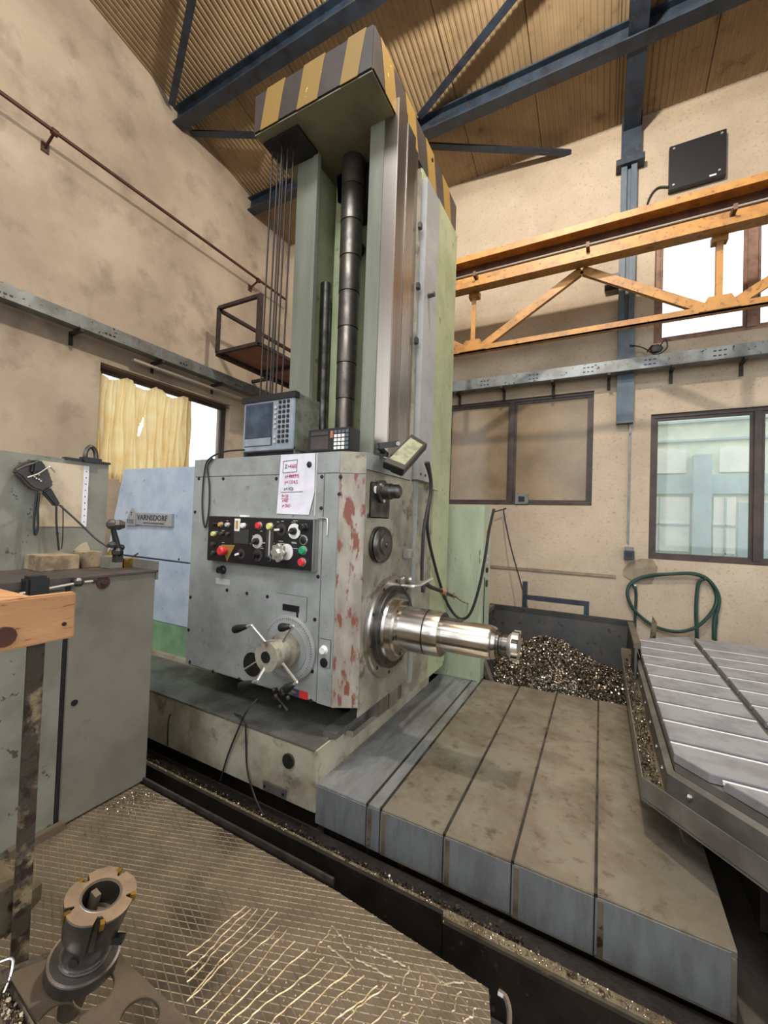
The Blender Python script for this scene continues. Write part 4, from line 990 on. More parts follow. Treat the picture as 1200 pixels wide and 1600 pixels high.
rim_ = [i for i in range(N1)]+[j*N1+nx for j in range(1, ny+1)]+[ny*N1+i for i in range(nx-1, -1, -1)]+[j*N1 for j in range(ny-1, 0, -1)]
o_ = len(vs); vs += [(vs[k_][0], vs[k_][1], -.29) for k_ in rim_]
fs += [(rim_[q], rim_[(q+1) % len(rim_)], o_+(q+1) % len(rim_), o_+q) for q in range(len(rim_))]
b.add(vs, fs).build('heap_core', 'chipd', hp, kind='stuff', fixn=False)
def f(r_):
    x = r_.uniform(-1.08, .26); y = 4.38+1.14*r_.random()**1.2; return Vector((x, y, heap_z(x, y)+.012*r_.random()+.004)), 1.0
chips('bright_chips', f, 15000, .0105, 'chip', hp); chips('dark_chips', f, 12000, .0105, 'chipd', hp)
# blue frame behind the bin
t = thing('tube_stand', 'dark blue tube frame standing between the bin and the back wall', 'frame', (-.5, 5.9, ZF))
MB().box(-.93, -.87, 5.87, 5.93, ZF, .84).build('post', 'blue', t); MB().box(-.17, -.11, 5.87, 5.93, ZF, .66).build('post', 'blue', t)
MB().box(-.87, -.17, 5.87, 5.93, .60, .66).build('rail', 'blue', t)
MB().box(-.98, -.06, 5.85, 5.95, ZF, ZF+.04).build('foot', 'blue', t)
tag(MB().tube([ony(x, y, yy) for x, y, yy in ((772, 800, 6.4), (790, 795, 6.4), (787, 800, 6.35), (797, 850, 6.2), (812, 905, 6.05), (824, 950, 6.0), (828, 975, 5.98))], .01, 6).build('wall_cable', 'blackrub'), 'black cable slanting from the grimy window down behind the bin', 'cable')

# ------------------------------------------------------------ T-slot table with gutter
t = thing('machine_table', 'grey slotted machine table with chamfered corners at the right', 'machine table', (1.6, 4, ZF))
zt = .45; xs0 = .36; x_end = 3.4; yfr = 1.6
slots = [5.11-.2925*i for i in range(12)]
slots = [y for y in slots if y > yfr+.1]
gap = .021; cxs = .895; cgw = .05
def outline_x(y):      # left edge with 45 degree chamfers at both ends
    if y > 5.10: return xs0+(y-5.10)*1.06
    if y < 2.62: return xs0+(2.62-y)*1.0
    return xs0
edges = [5.54]+slots+[yfr]
for i in range(len(edges)-1):
    yt, yb_ = edges[i]-(gap if i > 0 else 0), edges[i+1]+(gap if i+1 < len(edges)-1 else 0)
    if i in (9,): yt -= .0
    brk = sorted({yt, yb_, *[v for v in (5.10, 2.62) if yb_ < v < yt]}, reverse=True)
    left = [(outline_x(v), v) for v in brk]
    def strip(xl, xr):
        pts = []
        if xl is None:
            pts = [(a, c) for a, c in left if a < xr]
            if len(pts) < len(left):
                # chamfer crosses the channel edge
                ycr = 2.62-(xr-xs0); 
                if pts and pts[-1][1] > ycr > yb_: pts.append((xr, ycr)); poly = pts+[(xr, yt)]
                else:
                    ycr = 5.10+(xr-xs0)/1.06; poly = [(xr, min(ycr, yt))]+pts+[(xr, yb_)] if pts else None
                return poly
            return pts+[(xr, yb_), (xr, yt)]
        ok = [(max(xl, a), c) for a, c in left]
        return ok+[(xr, yb_), (xr, yt)]
    for xl, xr in ((None, cxs-cgw/2), (cxs+cgw/2, x_end)):
        poly = strip(xl, xr)
        if not poly: continue
        cl = []
        for q in poly:
            if not cl or (abs(q[0]-cl[-1][0])+abs(q[1]-cl[-1][1])) > 1e-5: cl.append(q)
        if len(cl) < 3: continue
        top = MB().prism([(x, y, zt-.045) for x, y in cl], (0, 0, .045)).bevel(.003).build('table_strip', 'table', t)
        if i > 0:
            xa = max(cl[0][0] if xl is None else xl, 0); xa = min(q[0] for q in cl if abs(q[1]-yt) < 1e-4) if any(abs(q[1]-yt) < 1e-4 for q in cl) else xa
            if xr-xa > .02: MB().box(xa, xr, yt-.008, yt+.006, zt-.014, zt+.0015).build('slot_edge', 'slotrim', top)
# body below
pts = [(outline_x(y)+.03, y) for y in (5.54, 5.10, 2.62, 1.75)]+[(x_end, 1.75), (x_end, 5.54)]
MB().prism([(x, y, .2) for x, y in pts], (0, 0, zt-.075-.2)).build('table_body', 'tablegap', t)
pts = [(outline_x(y)+.004, y) for y in (5.54, 5.10, 2.62, 1.75)]+[(x_end, 1.75), (x_end, 5.54)]
MB().prism([(x, y, .36) for x, y in pts], (0, 0, zt-.05-.36)).build('table_side', 'gutterout', t)
MB().box(1.0, 3.2, 1.9, 5.3, -.05, .2).build('saddle', 'grime', t)
MB().box(.75, 3.4, 1.2, 5.6, ZF, -.05).build('table_bed', 'grime', t)
for x in (.80, 1.0, 1.25): MB().box(x, x+.08, 1.0, 5.6, -.05, .02).build('bed_way', 'grime', t)
for i in range(10):
    y0 = .75+i*.14; b = MB(); b.prism([(.62, y0, -.05), (.62, y0+.07, .02), (.62, y0+.14, -.05), (.62, y0+.14, ZF), (.62, y0, ZF)], (.9, 0, 0)); b.build('bellows_fold', 'blackrub', t)
# gutter
g = thing('table_gutter', 'chip gutter of folded sheet steel running round the slotted table edge', 'gutter', (.3, 3.8, .18))
def gx(y, off): # offset inwards/outwards of the table edge path
    return [(xs0-off, 5.0), (xs0-off, 2.62-off*.41), (xs0-off+1.35, 2.62-off*.41-1.35)]
def ribbon(nm, o0, o1, z0, z1, m, th=.006):
    A_ = gx(0, o0); B_ = gx(0, o1); b = MB(); vs = []
    for (a, c) in zip(A_, B_): vs += [(a[0], a[1], z0), (c[0], c[1], z1), (a[0], a[1], z0-.006), (c[0], c[1], z1-.006)]
    if abs(o0-o1) < 1e-6:
        vs = []
        for a in A_: vs += [(a[0], a[1], z0), (a[0], a[1], z1), (a[0]+th, a[1]+th*.4, z0), (a[0]+th, a[1]+th*.4, z1)]
    fs = []
    for k in range(2):
        o = 4*k; fs += [(o, o+4, o+5, o+1), (o+2, o+3, o+7, o+6), (o, o+2, o+6, o+4), (o+1, o+5, o+7, o+3)]
    fs += [(0, 1, 3, 2), (8, 10, 11, 9)]
    return b.add(vs, fs).build(nm, m, g)
ribbon('outer_wall', .145, .145, .20, .315, 'gutterout'); ribbon('floor_strip', .145, .03, .215, .215, 'gutter'); ribbon('inner_wall', .03, .03, .205, .34, 'gutterout'); ribbon('inner_ledge', .03, .0, .345, .36, 'gutterout')
MB().box(xs0-.145, xs0-.02, 5.0, 5.012, .21, .36).build('end_plate', 'gutter', g)
for y in (2.75, 3.0, 3.35, 3.7, 4.05, 4.4, 4.75): MB().sph((xs0-.034, y, .30), .012, 8).build('bolt', 'steel', g)
for d_ in (.08, .42, .8): MB().sph((xs0-.03+d_, 2.60-d_, .305), .016, 8).build('bolt', 'steel', g)
def f(r_):
    y = r_.uniform(2.6, 4.98); return Vector((r_.uniform(xs0-.14, xs0-.045), y, .217+.012*r_.random())), 1.0
chips('chips', f, 700, .005, 'chip', g); chips('chips', f, 900, .006, 'chipd', g)
MB().box(.62, .66, 2.3, 5.0, -.05, .2).build('support', 'grime', g)
MB().box(.30, .64, 3.5, 3.56, .17, .205).build('support_arm', 'grime', g)
# bent sheet sticking up behind the table and blade
p = [ony(x, y, 5.7) for x, y in ((1009, 993), (1020, 963), (1027, 974), (1021, 994))]
p = [Vector((q.x, 5.72, q.z)) for q in p]; p[0].z -= .55; p[3].z -= .55
tag(MB().prism(p, (0, .02, 0)).build('metal_offcut', 'gutter'), 'bent rusty sheet offcut poking up behind the table corner', 'sheet metal')

# ------------------------------------------------------------ operator platform
t = thing('tread_platform', 'worn diamond tread steel platform in the foreground with weld bead ridges', 'platform', (-1.2, .3, ZF))
poly = [(-3.4, 1.52), (-.98, 1.52), (-.62, 1.495), (-.31, 1.475), (-.27, 1.35), (-.25, -1.2), (-3.4, -1.2)]
MB().prism([(x, y, -.012) for x, y in poly], (0, 0, .012)).build('tread_sheet', 'plate', t)
b = MB(); b.box(-3.4, -.3, 1.44, 1.47, ZF, -.012); b.box(-.34, -.3, -1.2, 1.44, ZF, -.012); b.build('platform_frame', 'grime', t)
MB().bar((-3.4, 1.535, .0), (-1.0, 1.535, .0), .012, .06).build('edge_angle', 'darksteel', t)
MB().tube([(-.275, 1.47, .012), (-.245, 1.46, .012), (-.225, 1.40, .0), (-.22, 1.2, -.01), (-.22, .2, -.01)], .010, 6).build('edge_lip', 'steel', t)
# diamond ribs: two families of thin raised ridges
def clipline(p, d):
    ts = []
    n = len(poly)
    for i in range(n):
        a = Vector(poly[i]); c = Vector(poly[(i+1) % n]); e = c-a; den = d.x*e.y-d.y*e.x
        if abs(den) < 1e-9: continue
        w_ = a-p; tt = (w_.x*e.y-w_.y*e.x)/den; s_ = (w_.x*d.y-w_.y*d.x)/den
        if 0 <= s_ <= 1: ts.append(tt)
    ts.sort(); return (ts[0], ts[-1]) if len(ts) >= 2 else None
RIBANG = (math.radians(-22), math.radians(20)); RIBPITCH = (.027, .025)
b = MB()
for fam in range(2):
    d2 = Vector((math.cos(RIBANG[fam]), math.sin(RIBANG[fam]))); nr = Vector((-d2.y, d2.x))
    for k in range(-160, 161):
        p2 = Vector((-1.5, .6))+nr*k*RIBPITCH[fam]
        c2 = clipline(p2, d2)
        if not c2: continue
        a = p2+d2*c2[0]; c = p2+d2*c2[1]; hw2 = nr*(.0024 if fam == 0 else .0015); h = .0030 if fam == 0 else .0020
        b.add([(a.x-hw2.x, a.y-hw2.y, 0), (a.x+hw2.x, a.y+hw2.y, 0), (a.x, a.y, h), (c.x-hw2.x, c.y-hw2.y, 0), (c.x+hw2.x, c.y+hw2.y, 0), (c.x, c.y, h)], [(0, 3, 5, 2), (1, 2, 5, 4)])
b.build('tread_ribs', 'rib', t, kind='stuff')
# weld beads, traced on the sheet: long wavy runs
beads = [((385, 1415), (293, 1496)), ((391, 1419), (291, 1521)), ((402, 1421), (291, 1535)), ((420, 1421), (300, 1553)), ((433, 1426), (290, 1565)), ((435, 1448), (306, 1585)), ((450, 1454), (318, 1600)),
         ((462, 1471), (335, 1605)), ((480, 1482), (350, 1608)), ((508, 1498), (365, 1612)), ((527, 1505), (395, 1625)), ((548, 1512), (430, 1625)), ((568, 1525), (440, 1640)), ((590, 1540), (480, 1635)), ((604, 1538), (500, 1630)), ((626, 1552), (545, 1640)),
         ((520, 1447), (490, 1490)), ((520, 1447), (550, 1488)), ((512, 1477), (558, 1516)), ((553, 1497), (616, 1530)), ((575, 1478), (634, 1511)), ((640, 1510), (628, 1540)), ((658, 1526), (648, 1556)), ((670, 1515), (690, 1535)), ((690, 1535), (722, 1536)), ((683, 1540), (674, 1568)), ((718, 1548), (706, 1584)), ((642, 1574), (610, 1620)), ((745, 1577), (725, 1600)), ((662, 1580), (640, 1625)), ((690, 1590), (685, 1630)), ((715, 1600), (700, 1640))]
for (p, q) in beads:
    n_ = 14; pts = []
    for i in range(n_+1):
        u = i/n_; a = onz(p[0]+(q[0]-p[0])*u, p[1]+(q[1]-p[1])*u, .002)
        a.x += rng.uniform(-.003, .003)+.004*math.sin(u*9+p[0]); a.y += rng.uniform(-.003, .003); pts.append(a)
    MB().tube(pts, .0032, 5).build('weld_bead', 'weld', t)
b = MB()
for i in range(110):
    a = onz(rng.uniform(300, 760), rng.uniform(1440, 1600), .001)
    if a.y < 1.45 and a.x < -.3: b.sph(a, rng.uniform(.003, .005), 6, (1, 1, .6))
b.build('weld_dots', 'weld', t, kind='stuff')
def f(r_): return Vector((-2.34+abs(r_.gauss(0, .1)), 1.50-abs(r_.gauss(0, .12)), .006)), .7
o = chips('floor_chips', f, 260, .006, 'chip'); tag(o, 'scatter of bright chips on the platform by the cabinet foot', 'chips')

# ------------------------------------------------------------ grey cabinet on the left
XCb = -2.37
t = thing('control_cabinet', 'olive grey steel cabinet on the left with cluttered tray top', 'cabinet', (-2.85, .4, 0))
MB().box(-3.45, XCb-.012, -1.0, 1.55, 0, 1.235).bevel(.004).build('cabinet_body', 'cab', t)
MB().box(XCb-.012, XCb, 1.105, 1.55, .012, 1.245).bevel(.003).build('door', 'cab', t)
MB().box(XCb-.012, XCb-.006, .2, 1.085, .03, 1.20).bevel(.003).build('door', 'cab2', t)
MB().box(XCb-.012, XCb-.004, -1.0, .19, .03, 1.20).bevel(.003).build('door', 'cab2', t)
MB().box(XCb-.012, XCb-.008, 1.085, 1.105, .0, 1.22).build('door_gap', 'black', t)
MB().box(-3.45, XCb+.01, -1.0, 1.56, 1.246, 1.256).build('tray_sheet', 'hblack', t)
MB().box(XCb, XCb+.012, -1.0, 1.10, 1.225, 1.262).build('tray_lip', 'hblack', t)
MB().box(XCb-.35, XCb+.01, 1.55, 1.562, 1.2, 1.31).build('tray_lip', 'cab', t)
MB().box(-2.37, -2.34, .9, 1.12, .0, .04).build('foot_angle', 'plate', t)
p = onx(116, 1098, XCb); MB().cyl((XCb, p.y, p.z), (XCb+.004, p.y, p.z), .016, n=10).build('plug', 'black', t)
p = onx(161, 910, XCb); MB().lathe((XCb, p.y, p.z), (.012, 0, 0), [(0, .035), (.3, .035), (.5, .015), (1, .012)], 16).build('ring_stud', 'pipe', t)
t = thing('tie_rod', 'thin steel rod held by two black brackets along the cabinet front', 'rod', onx(110, 915, XCb))
rr = XCb+.05
MB().tube([onx(30, 928, rr), onx(122, 911, rr), onx(145, 908, rr)], .007, 8, False).build('rod', 'silver', t)
p = onx(147, 908, rr); MB().sph(p, .014, 8, (.6, 1, 1)).build('rod_eye', 'pipe', t)
p = onx(123, 909, rr); MB().sph(p, .026, 10).build('bracket', 'darksteel', t); MB().cyl((XCb, p.y, p.z), (rr, p.y, p.z), .018, n=10).build('bracket_stem', 'black', t)
p = onx(58, 917, rr); MB().box(XCb-.006, rr+.02, p.y-.045, p.y+.045, p.z-.05, p.z+.05).bevel(.012).build('bracket', 'black', t)
# back sheet panel with pouch, pendant
t = thing('splash_panel', 'upright grey-green sheet panel behind the cabinet tray', 'panel', (-2.9, .8, 1.256))
MB().box(-2.92, -2.9, -1.2, 1.535, 1.256, 1.915).build('panel_sheet', 'cab2', t)
MB().box(-2.93, -2.885, .98+.3, 1.54, 1.912, 1.925).build('panel_edge', 'black', t)
a = onx(62, 724, -2.895); c = onx(138, 811, -2.895)
s_ = MB().box(-2.9, -2.896, a.y, c.y-.01, 1.50, 1.885).build('document_pouch', 'plastic', t)
MB().box(-2.899, -2.894, c.y-.04, c.y-.01, 1.50, 1.885).build('punched_margin', 'paper', s_)
for i in range(9): MB().cyl((-2.894, c.y-.025, 1.53+i*.04), (-2.893, c.y-.025, 1.53+i*.04), .004, n=6).build('punch_hole', 'black', s_)
t = thing('lifting_shackle', 'dark oval lifting ring standing on the top edge of the splash panel', 'shackle', onx(140, 722, -2.9))
ring = [onx(133, 722, -2.9), onx(134, 706, -2.9), onx(142, 698, -2.9), onx(149, 706, -2.9), onx(150, 722, -2.9)]
MB().tube(ring, .014, 8).build('ring', 'darksteel', t); MB().box(-2.93, -2.87, ring[0].y-.02, ring[-1].y+.02, 1.91, 1.94).build('ring_base', 'black', t)
X_ = -2.82
def pz(a, c, X=X_): return onx(10+a/10, 690+c/10, X)
t = thing('pendant_tool', 'black bundled hand tool with tapered grip hanging on the splash panel', 'tool', pz(480, 780))
MB().prism([pz(150, 440), pz(280, 330), pz(420, 290), pz(560, 290), pz(630, 400), pz(690, 470), pz(690, 560), pz(760, 650), pz(700, 720), pz(560, 780), pz(420, 740), pz(320, 660), pz(240, 560), pz(150, 500)], (-.06, 0, 0)).bevel(.012).build('tool_body', 'hblack', t)
MB().prism([pz(420, 300, X_+.03), pz(540, 275, X_+.03), pz(640, 400, X_+.03), pz(600, 480, X_+.03), pz(400, 500, X_+.03)], (-.05, 0, 0)).bevel(.01).build('side_pad', 'black', t)
MB().prism([pz(570, 790, X_+.01), pz(700, 710, X_+.01), pz(860, 990, X_+.01), pz(770, 1020, X_+.01)], (-.035, 0, 0)).bevel(.008).build('grip', 'black', t)
MB().tube([pz(330, 560, X_+.04), pz(500, 500, X_+.04), pz(660, 400, X_+.04), pz(700, 410, X_+.04), pz(760, 480, X_+.04)], .004, 6).build('wire_clip', 'silver', t)
MB().tube([pz(160, 450, X_+.02), pz(300, 380, X_+.02), pz(430, 340, X_+.02), pz(500, 300, X_+.02)], .007, 6).build('strap', 'hblack', t)
for (a, c) in ((440, 550), (510, 520), (510, 590), (540, 615), (470, 575)): MB().sph(pz(a, c, X_+.01), .006, 6).build('rivet', 'silver', t)
MB().box(-2.9, -2.87, pz(470, 300).y-.01, pz(470, 300).y+.01, 1.86, 1.88).build('hook', 'darksteel', t)
MB().tube([pz(480, 780), pz(450, 1000), pz(430, 1300), pz(450, 1460), pz(490, 1330), pz(490, 1050), pz(510, 800)], .006, 6).build('cord_loop', 'black', t)
MB().tube([pz(780, 1010), pz(780, 1250), pz(800, 1500), pz(820, 1700)], .005, 6).build('cord', 'black', t)
MB().tube([pz(870, 1000), pz(885, 1100), pz(880, 1500), pz(860, 1680)], .003, 6).build('cord', 'black', t)
tag(MB().tube([onx(93, 789, -2.82), onx(125, 818, -2.75), onx(150, 842, -2.68), onx(170, 855, -2.62)], .006, 6).build('stay_cable', 'blackrub'), 'taut black cable from the pendant tool down to the clamp stand', 'cable')
# items on the tray
zt = 1.256
def tb(a, c, w2=None): return None
a = onz(47, 891, zt); c = onz(124, 889, zt)
yy0, yy1 = a.y, c.y
t2 = MB(); t2.box(min(a.x, c.x)-.16, max(a.x, c.x), a.y, c.y, zt, zt+.085)
tag(t2.bevel(.004).build('wooden_block', 'oldwood'), 'oil-stained wooden block lying on the cabinet tray', 'block')
a = onz(170, 889, zt); c = onz(197, 888, zt)
tag(MB().box(a.x-.10, a.x, a.y, c.y, zt, zt+.072).bevel(.003).build('steel_block', 'cab'), 'small grey steel block under the clamp stand on the tray', 'block')
tag(MB().box(a.x-.24, a.x-.13, a.y-.08, a.y+.03, zt, zt+.095).bevel(.004).build('wood_offcut', 'oldwood'), 'short pale wood offcut behind the grey steel block', 'block')
tag(MB().box(a.x-.08, a.x+.0, c.y+.01, c.y+.10, zt, zt+.055).bevel(.004).build('brass_block', 'brass'), 'dull yellow brass block right of the grey steel block', 'block')
p = onz(135, 885, zt); b = MB(); b.sph((p.x-.08, p.y, zt+.04), .055, 10, (1, 1.3, .75)); 
tag(b.build('rusty_part', 'pipe'), 'dark rusty round part between the wooden block and the steel block', 'scrap')
b = MB(); q = Vector((p.x-.12, p.y+.01, zt+.11)); b.prism([q+Vector((0, -.06, -.02)), q+Vector((0, .07, -.05)), q+Vector((0, .03, .045)), q+Vector((0, -.01, .03))], (.04, 0, 0)).bevel(.008)
tag(b.build('crumpled_rag', 'plastic'), 'crumpled pale cloth piece on top of the rusty part', 'rag')
a = onz(221, 879, zt); a.x = min(a.x, -2.385); a.y = min(a.y, 1.515); tag(MB().prism([Vector((a.x, a.y-.005, zt)), Vector((a.x, a.y+.022, zt)), Vector((a.x, a.y+.026, zt+.07)), Vector((a.x, a.y+.012, zt+.105)), Vector((a.x, a.y, zt+.08))], (-.02, 0, 0)).bevel(.003).build('brass_wedge', 'brass'), 'small upright brass wedge near the right end of the tray', 'wedge')
X_ = -2.5
t = thing('clamp_stand', 'black magnetic clamp stand with star knob on the cabinet tray', 'clamp', (X_, onx(185, 870, X_).y, zt))
def pq(a, c, X=X_): return onx(110+a/8.57, 800+c/8.57, X)
MB().cyl(pq(640, 520), pq(570, 210), .020, .013, 12).build('arm', 'black', t)
MB().sph(pq(560, 165), .032, 10).build('joint', 'hblack', t)
hk = MB(); hk.lathe(pq(575, 170), Vector((.03, .05, 0)), [(0, .03), (.5, .036), (1, .02)], 6); hk.build('star_knob', 'hblack', t)
MB().sph(pq(680, 475), .020, 8).build('knob', 'black', t); MB().sph(pq(560, 440), .022, 8).build('knob', 'hblack', t)
MB().sph(pq(630, 540), .032, 10).build('base_joint', 'black', t)
MB().cyl(pq(500, 440), pq(600, 470), .009, n=8).build('cross_rod', 'darksteel', t)
q = pq(635, 580); MB().box(q.x-.02, q.x+.02, q.y-.02, q.y+.02, zt+.05, q.z+.01).build('magnet_base', 'blackrub', t)
MB().cyl(pq(830, 600), pq(905, 555), .005, n=6).build('hex_key', 'black', t)

# ------------------------------------------------------------ workbench shelf unit in the near left
t = thing('bench_rack', 'ochre wood topped steel workbench corner at the left edge', 'workbench', (-1.3, .3, 0))
Xb = -1.15
a = onx(120, 925, Xb); c = onx(120, 995, Xb); e = onx(0, 944, Xb-.01); g_ = onx(0, 1025, Xb-.01)
yend = a.y; zt1 = a.z; zb1 = c.z
d0 = Vector((Xb, yend, zt1)); dirv = (Vector((e.x, e.y, 0))-Vector((a.x, a.y, 0))); 
MB().prism([(Xb, yend, zb1), (Xb, yend, zt1), (Xb-.01, yend-.9, zt1+.004), (Xb-.01, yend-.9, zb1-.004)], (-.025, 0, 0)).bevel(.004).build('front_board', 'wood', t)
p = onx(48, 933, Xb-.02)
q1 = onz(50, 932, zt1-.002); q2 = onz(0, 920, zt1-.002); q3 = q2+(q2-q1)*3
MB().prism([(Xb-.024, q1.y+.005, zt1-.026), (q1.x, q1.y, zt1-.026), (q2.x, q2.y, zt1-.026), (q3.x, q3.y, zt1-.026), (q3.x, yend-.9, zt1-.026), (Xb-.034, yend-.9, zt1-.026)], (0, 0, .024)).build('bench_top', 'wood', t)
p = onx(100, 975, Xb); MB().cyl((Xb, p.y, p.z), (Xb+.002, p.y, p.z), .005, n=8).build('nail_hole', 'black', t)
p = onx(5, 995, Xb); MB().cyl((Xb-.01, p.y, p.z), (Xb+.008, p.y, p.z), .022, n=12).build('bolt_head', 'pipe', t)
Xp = Xb-.03
y0 = onx(43, 1018, Xp).y; y1 = onx(70, 1018, Xp).y
for (dx) in (0, ):
    b = MB(); b.box(Xp-.006, Xp, y0, y1, 0, zt1-.03); b.box(Xp-.045, Xp-.006, y1-.006, y1, 0, zt1-.03); b.build('angle_leg', 'post', t)
MB().box(Xp-.7, Xp-.655, y0-.1, y1-.1, 0, zt1-.03).build('angle_leg', 'post', t)
MB().box(Xp-.05, Xp, -.5, -.45, 0, zt1-.03).build('angle_leg', 'post', t); MB().box(Xp-.7, Xp-.655, -.5, -.45, 0, zt1-.03).build('angle_leg', 'post', t)
p = onx(22, 1385, Xp-.05)
MB().box(Xp-.60, Xp-.03, y0-.35, y1-.01, p.z-.09, p.z+.02).build('drawer_front', 'gutter', t)
a = onx(75, 1345, -1.5)
b = MB(); b.prism([Vector((-1.25, y1-.02, .62)), Vector((-1.25, y1+.05, .64)), Vector((-1.25, y1+.05, .60)), Vector((-1.25, y1-.02, .56))], (-.1, 0, 0)); b.build('shelf_stub', 'gutter', t)
# tilted rack plate
tilt = math.radians(13)
rn = (Vector((0, 0, 1))*math.cos(tilt)+Vector((R.x, R.y, 0)).normalized()*math.sin(tilt)).normalized()
rp = onz(122, 1512, .62)
def orr(x, y, h=0): return onp(x, y, rp+rn*h, rn)
rk = thing('tool_rack', 'brown steel tool rack plate with round holes at lower left', 'rack', rp-Vector((0, 0, .1)))
cornersPx = [(12, 1522), (168, 1462), (196, 1500), (320, 1618), (330, 1700), (120, 1690), (62, 1600)]
cs = [orr(*q) for q in cornersPx]
holes = [(147, 1545), (218, 1592), (290, 1650), (90, 1600)]
# plate with holes: triangulated through bmesh
def plate_with_holes():
    e1 = rn.cross(Vector((0, 1, 0))).normalized(); e2 = rn.cross(e1).normalized()
    bm = bmesh.new()
    def ringv(ps, z): return [bm.verts.new(q+rn*z) for q in ps]
    outer = cs; hs = []
    for (hx, hy) in holes:
        c0 = orr(hx, hy); hs.append([c0+(e1*math.cos(2*PI*i/28)+e2*math.sin(2*PI*i/28))*.036 for i in range(28)])
    for z in (0, -.006):
        edges = []
        for ps in [outer]+hs:
            vs = ringv(ps, z); edges += [bm.edges.new((vs[i], vs[(i+1) % len(vs)])) for i in range(len(vs))]
        bmesh.ops.triangle_fill(bm, edges=edges, use_beauty=True, use_dissolve=False)
    me_v = [v.co.copy() for v in bm.verts]; bm.verts.index_update(); fs = [[v.index for v in f_.verts] for f_ in bm.faces]; bm.free()
    b = MB().add(me_v, fs)
    for ps in [outer]+hs:
        n = len(ps); b.add([q for q in ps]+[q-rn*.006 for q in ps], [(i, (i+1) % n, (i+1) % n+n, i+n) for i in range(n)])
    return b
plate_with_holes().build('rack_plate', 'rackm', rk)
for (hx, hy) in holes[:3]:
    c0 = orr(hx, hy); MB().lathe(c0+rn*.0005, rn*.003, [(0, .037), (1, .0365)], 28, caps=False).build('hole_rim', 'rib', rk)
lipb = MB(); lipb.prism([cs[0], cs[6], cs[5], cs[5]-rn*.04, cs[6]-rn*.04, cs[0]-rn*.04], -Vector((.006, 0, 0))); lipb.build('rack_flange', 'post', rk)
MB().bar(cs[1]+(cs[0]-cs[1])*.3-rn*.012, cs[0]+(cs[1]-cs[0])*-.1-rn*.012, .03, .02, rn).build('rack_bar', 'post', rk)
# chips and grey channel beside the rack
def f(r_):
    u = r_.random(); q = cs[0]+(cs[6]-cs[0])*(u*1.3); return q+Vector((-.012, -.012, -.02))+Vector((r_.uniform(-.012, .008), r_.uniform(-.012, .008), 0)), 1
chips('chips', f, 260, .005, 'chip', rk)
q = orr(6, 1570, -.04); MB().prism([orr(-60, 1530, -.03), orr(10, 1535, -.03), orr(60, 1615, -.03), orr(0, 1700, -.03), orr(-80, 1700, -.03)], -rn*.01).build('lower_plate', 'rackm', rk)
MB().tube([orr(-6, 1505, .01), orr(18, 1498, .01), orr(18, 1520, .0), orr(6, 1552, -.01)], .003, 6).build('wire_hook', 'steel', rk)
# milling tool standing on the rack
B0 = orr(128, 1508)
t = thing('shell_mill', 'worn steel shell mill cutter with brass inserts standing on the tool rack', 'milling cutter', B0)
def l3(nm, h0, h1, prof, m, n=40, caps=True): return MB().lathe(B0+rn*h0, rn*(h1-h0), prof, n, caps).build(nm, m, t)
Rr = .052
l3('taper_shank', -.10, 0, [(0, .022), (1, .033)], 'darksteel')
l3('base_flange', .0, .028, [(0, .064), (.15, .068), (.8, .068), (.9, .0675), (1, .062)], 'darksteel')
l3('flange_rim', .0275, .0285, [(0, .0675), (1, .0625)], 'steel', caps=False)
l3('neck', .028, .075, [(0, .047), (.2, .043), (.8, .043), (1, .047)], 'darksteel')
l3('neck_ring', .030, .034, [(0, .049), (1, .048)], 'steel')
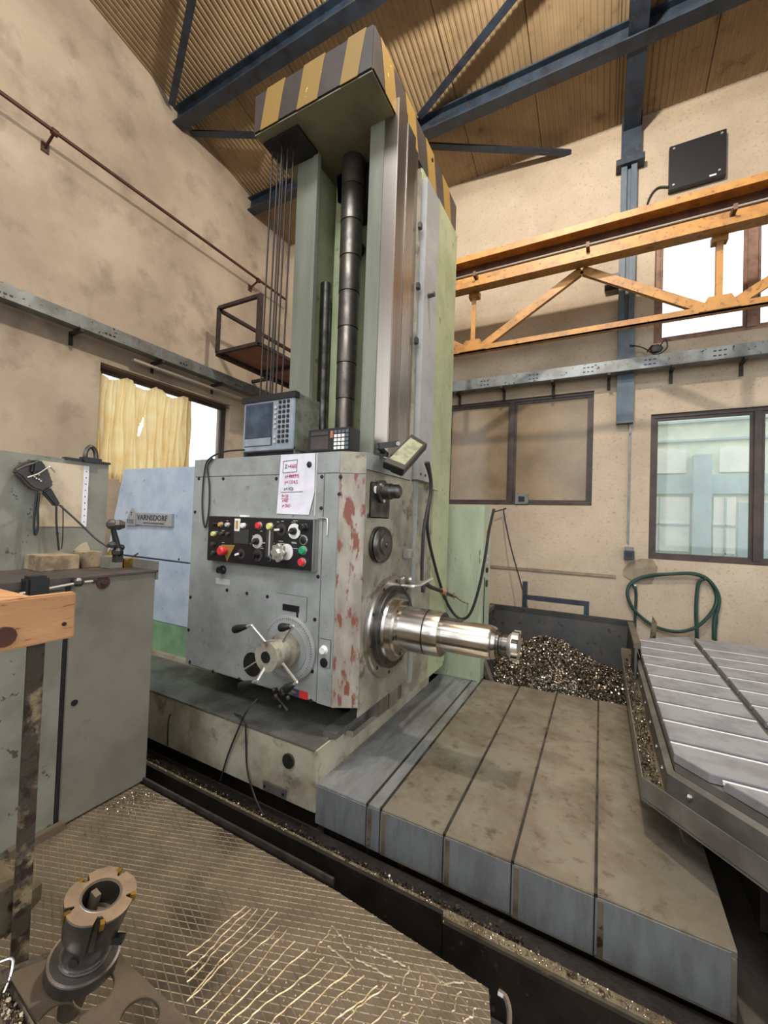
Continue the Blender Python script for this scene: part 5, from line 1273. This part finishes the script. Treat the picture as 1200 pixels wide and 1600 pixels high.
# body with pockets: star-like prism tapering down, with a bore
def body():
    n = 72; prof = [(.07, .046), (.085, .055), (.12, .059), (.15, .064), (.152, .063)]
    vs = []; fs = []
    e1 = rn.cross(Vector((0, 1, 0))).normalized(); e2 = rn.cross(e1).normalized()
    def rad(th, r, h):
        k_ = (th/(2*PI)*5) % 1
        cut = 0
        if h > .10 and k_ < .16: cut = .016*(min(1, (h-.10)/.02))
        bul = .004*math.sin(k_*PI) if h > .09 else 0
        return r-cut+bul
    for (h, r) in prof:
        for i in range(n):
            th = 2*PI*i/n; rr_ = rad(th, r, h); vs.append(B0+rn*h+(e1*math.cos(th)+e2*math.sin(th))*rr_)
    L = len(prof)
    for r, h in ((.035, .152), (.034, .10)):
        for i in range(n): th = 2*PI*i/n; vs.append(B0+rn*h+(e1*math.cos(th)+e2*math.sin(th))*r)
    for k in range(L+1):
        for i in range(n): j = (i+1) % n; fs.append((k*n+i, k*n+j, (k+1)*n+j, (k+1)*n+i))
    return MB().add(vs, fs), e1, e2
bd_, e1, e2 = body(); bd_.build('cutter_body', 'darksteel', t, fixn=False)
n = 48; ringv = [];
def rtop(th):
    k_ = (th/(2*PI)*5) % 1; return .064-(.016 if k_ < .16 else 0)+.004*math.sin(k_*PI)
vs = []; fs = []
for hh in (.1525, .1545):
    for i in range(72):
        th = 2*PI*i/72; vs.append(B0+rn*hh+(e1*math.cos(th)+e2*math.sin(th))*rtop(th))
    for i in range(72):
        th = 2*PI*i/72; vs.append(B0+rn*hh+(e1*math.cos(th)+e2*math.sin(th))*.0352)
for i in range(72):
    j = (i+1) % 72; fs += [(i, j, 144+j, 144+i), (144+i, 144+j, 216+j, 216+i), (72+i, 72+j, 216+j, 216+i)]
MB().add(vs, fs).build('top_face', 'topface', t, fixn=False)
l3('bore_ring', .1546, .1556, [(0, .040), (1, .0395), (1, .036)], 'steel', caps=False)
l3('bore_floor', .10, .104, [(0, .0342), (1, .0342)], 'gutter')
MB().obox(B0+rn*.125+e1*.018, e1*.010, e2*.006, rn*.022).build('drive_key', 'plate', t)
for i in range(5):
    th = 2*PI*(i/5)+2*PI*.16/5*1.0+.02; dv = e1*math.cos(th)+e2*math.sin(th); sv = -e1*math.sin(th)+e2*math.cos(th)
    MB().obox(B0+rn*.148+dv*.063-sv*.002, dv*.006, sv*.004, rn*.007).build('insert', 'brass', t)
MB().cyl(B0+rn*.052-(F*.042), B0+rn*.052-(F*.045), .010, n=12).build('grub_hole', 'black', t)
dv = (R*1.0); MB().obox(B0+rn*.06+Vector((R.x, R.y, 0))*.062, Vector((R.x, R.y, 0))*.012, Vector((-R.y, R.x, 0))*.006, rn*.008).build('drive_lug', 'black', t)
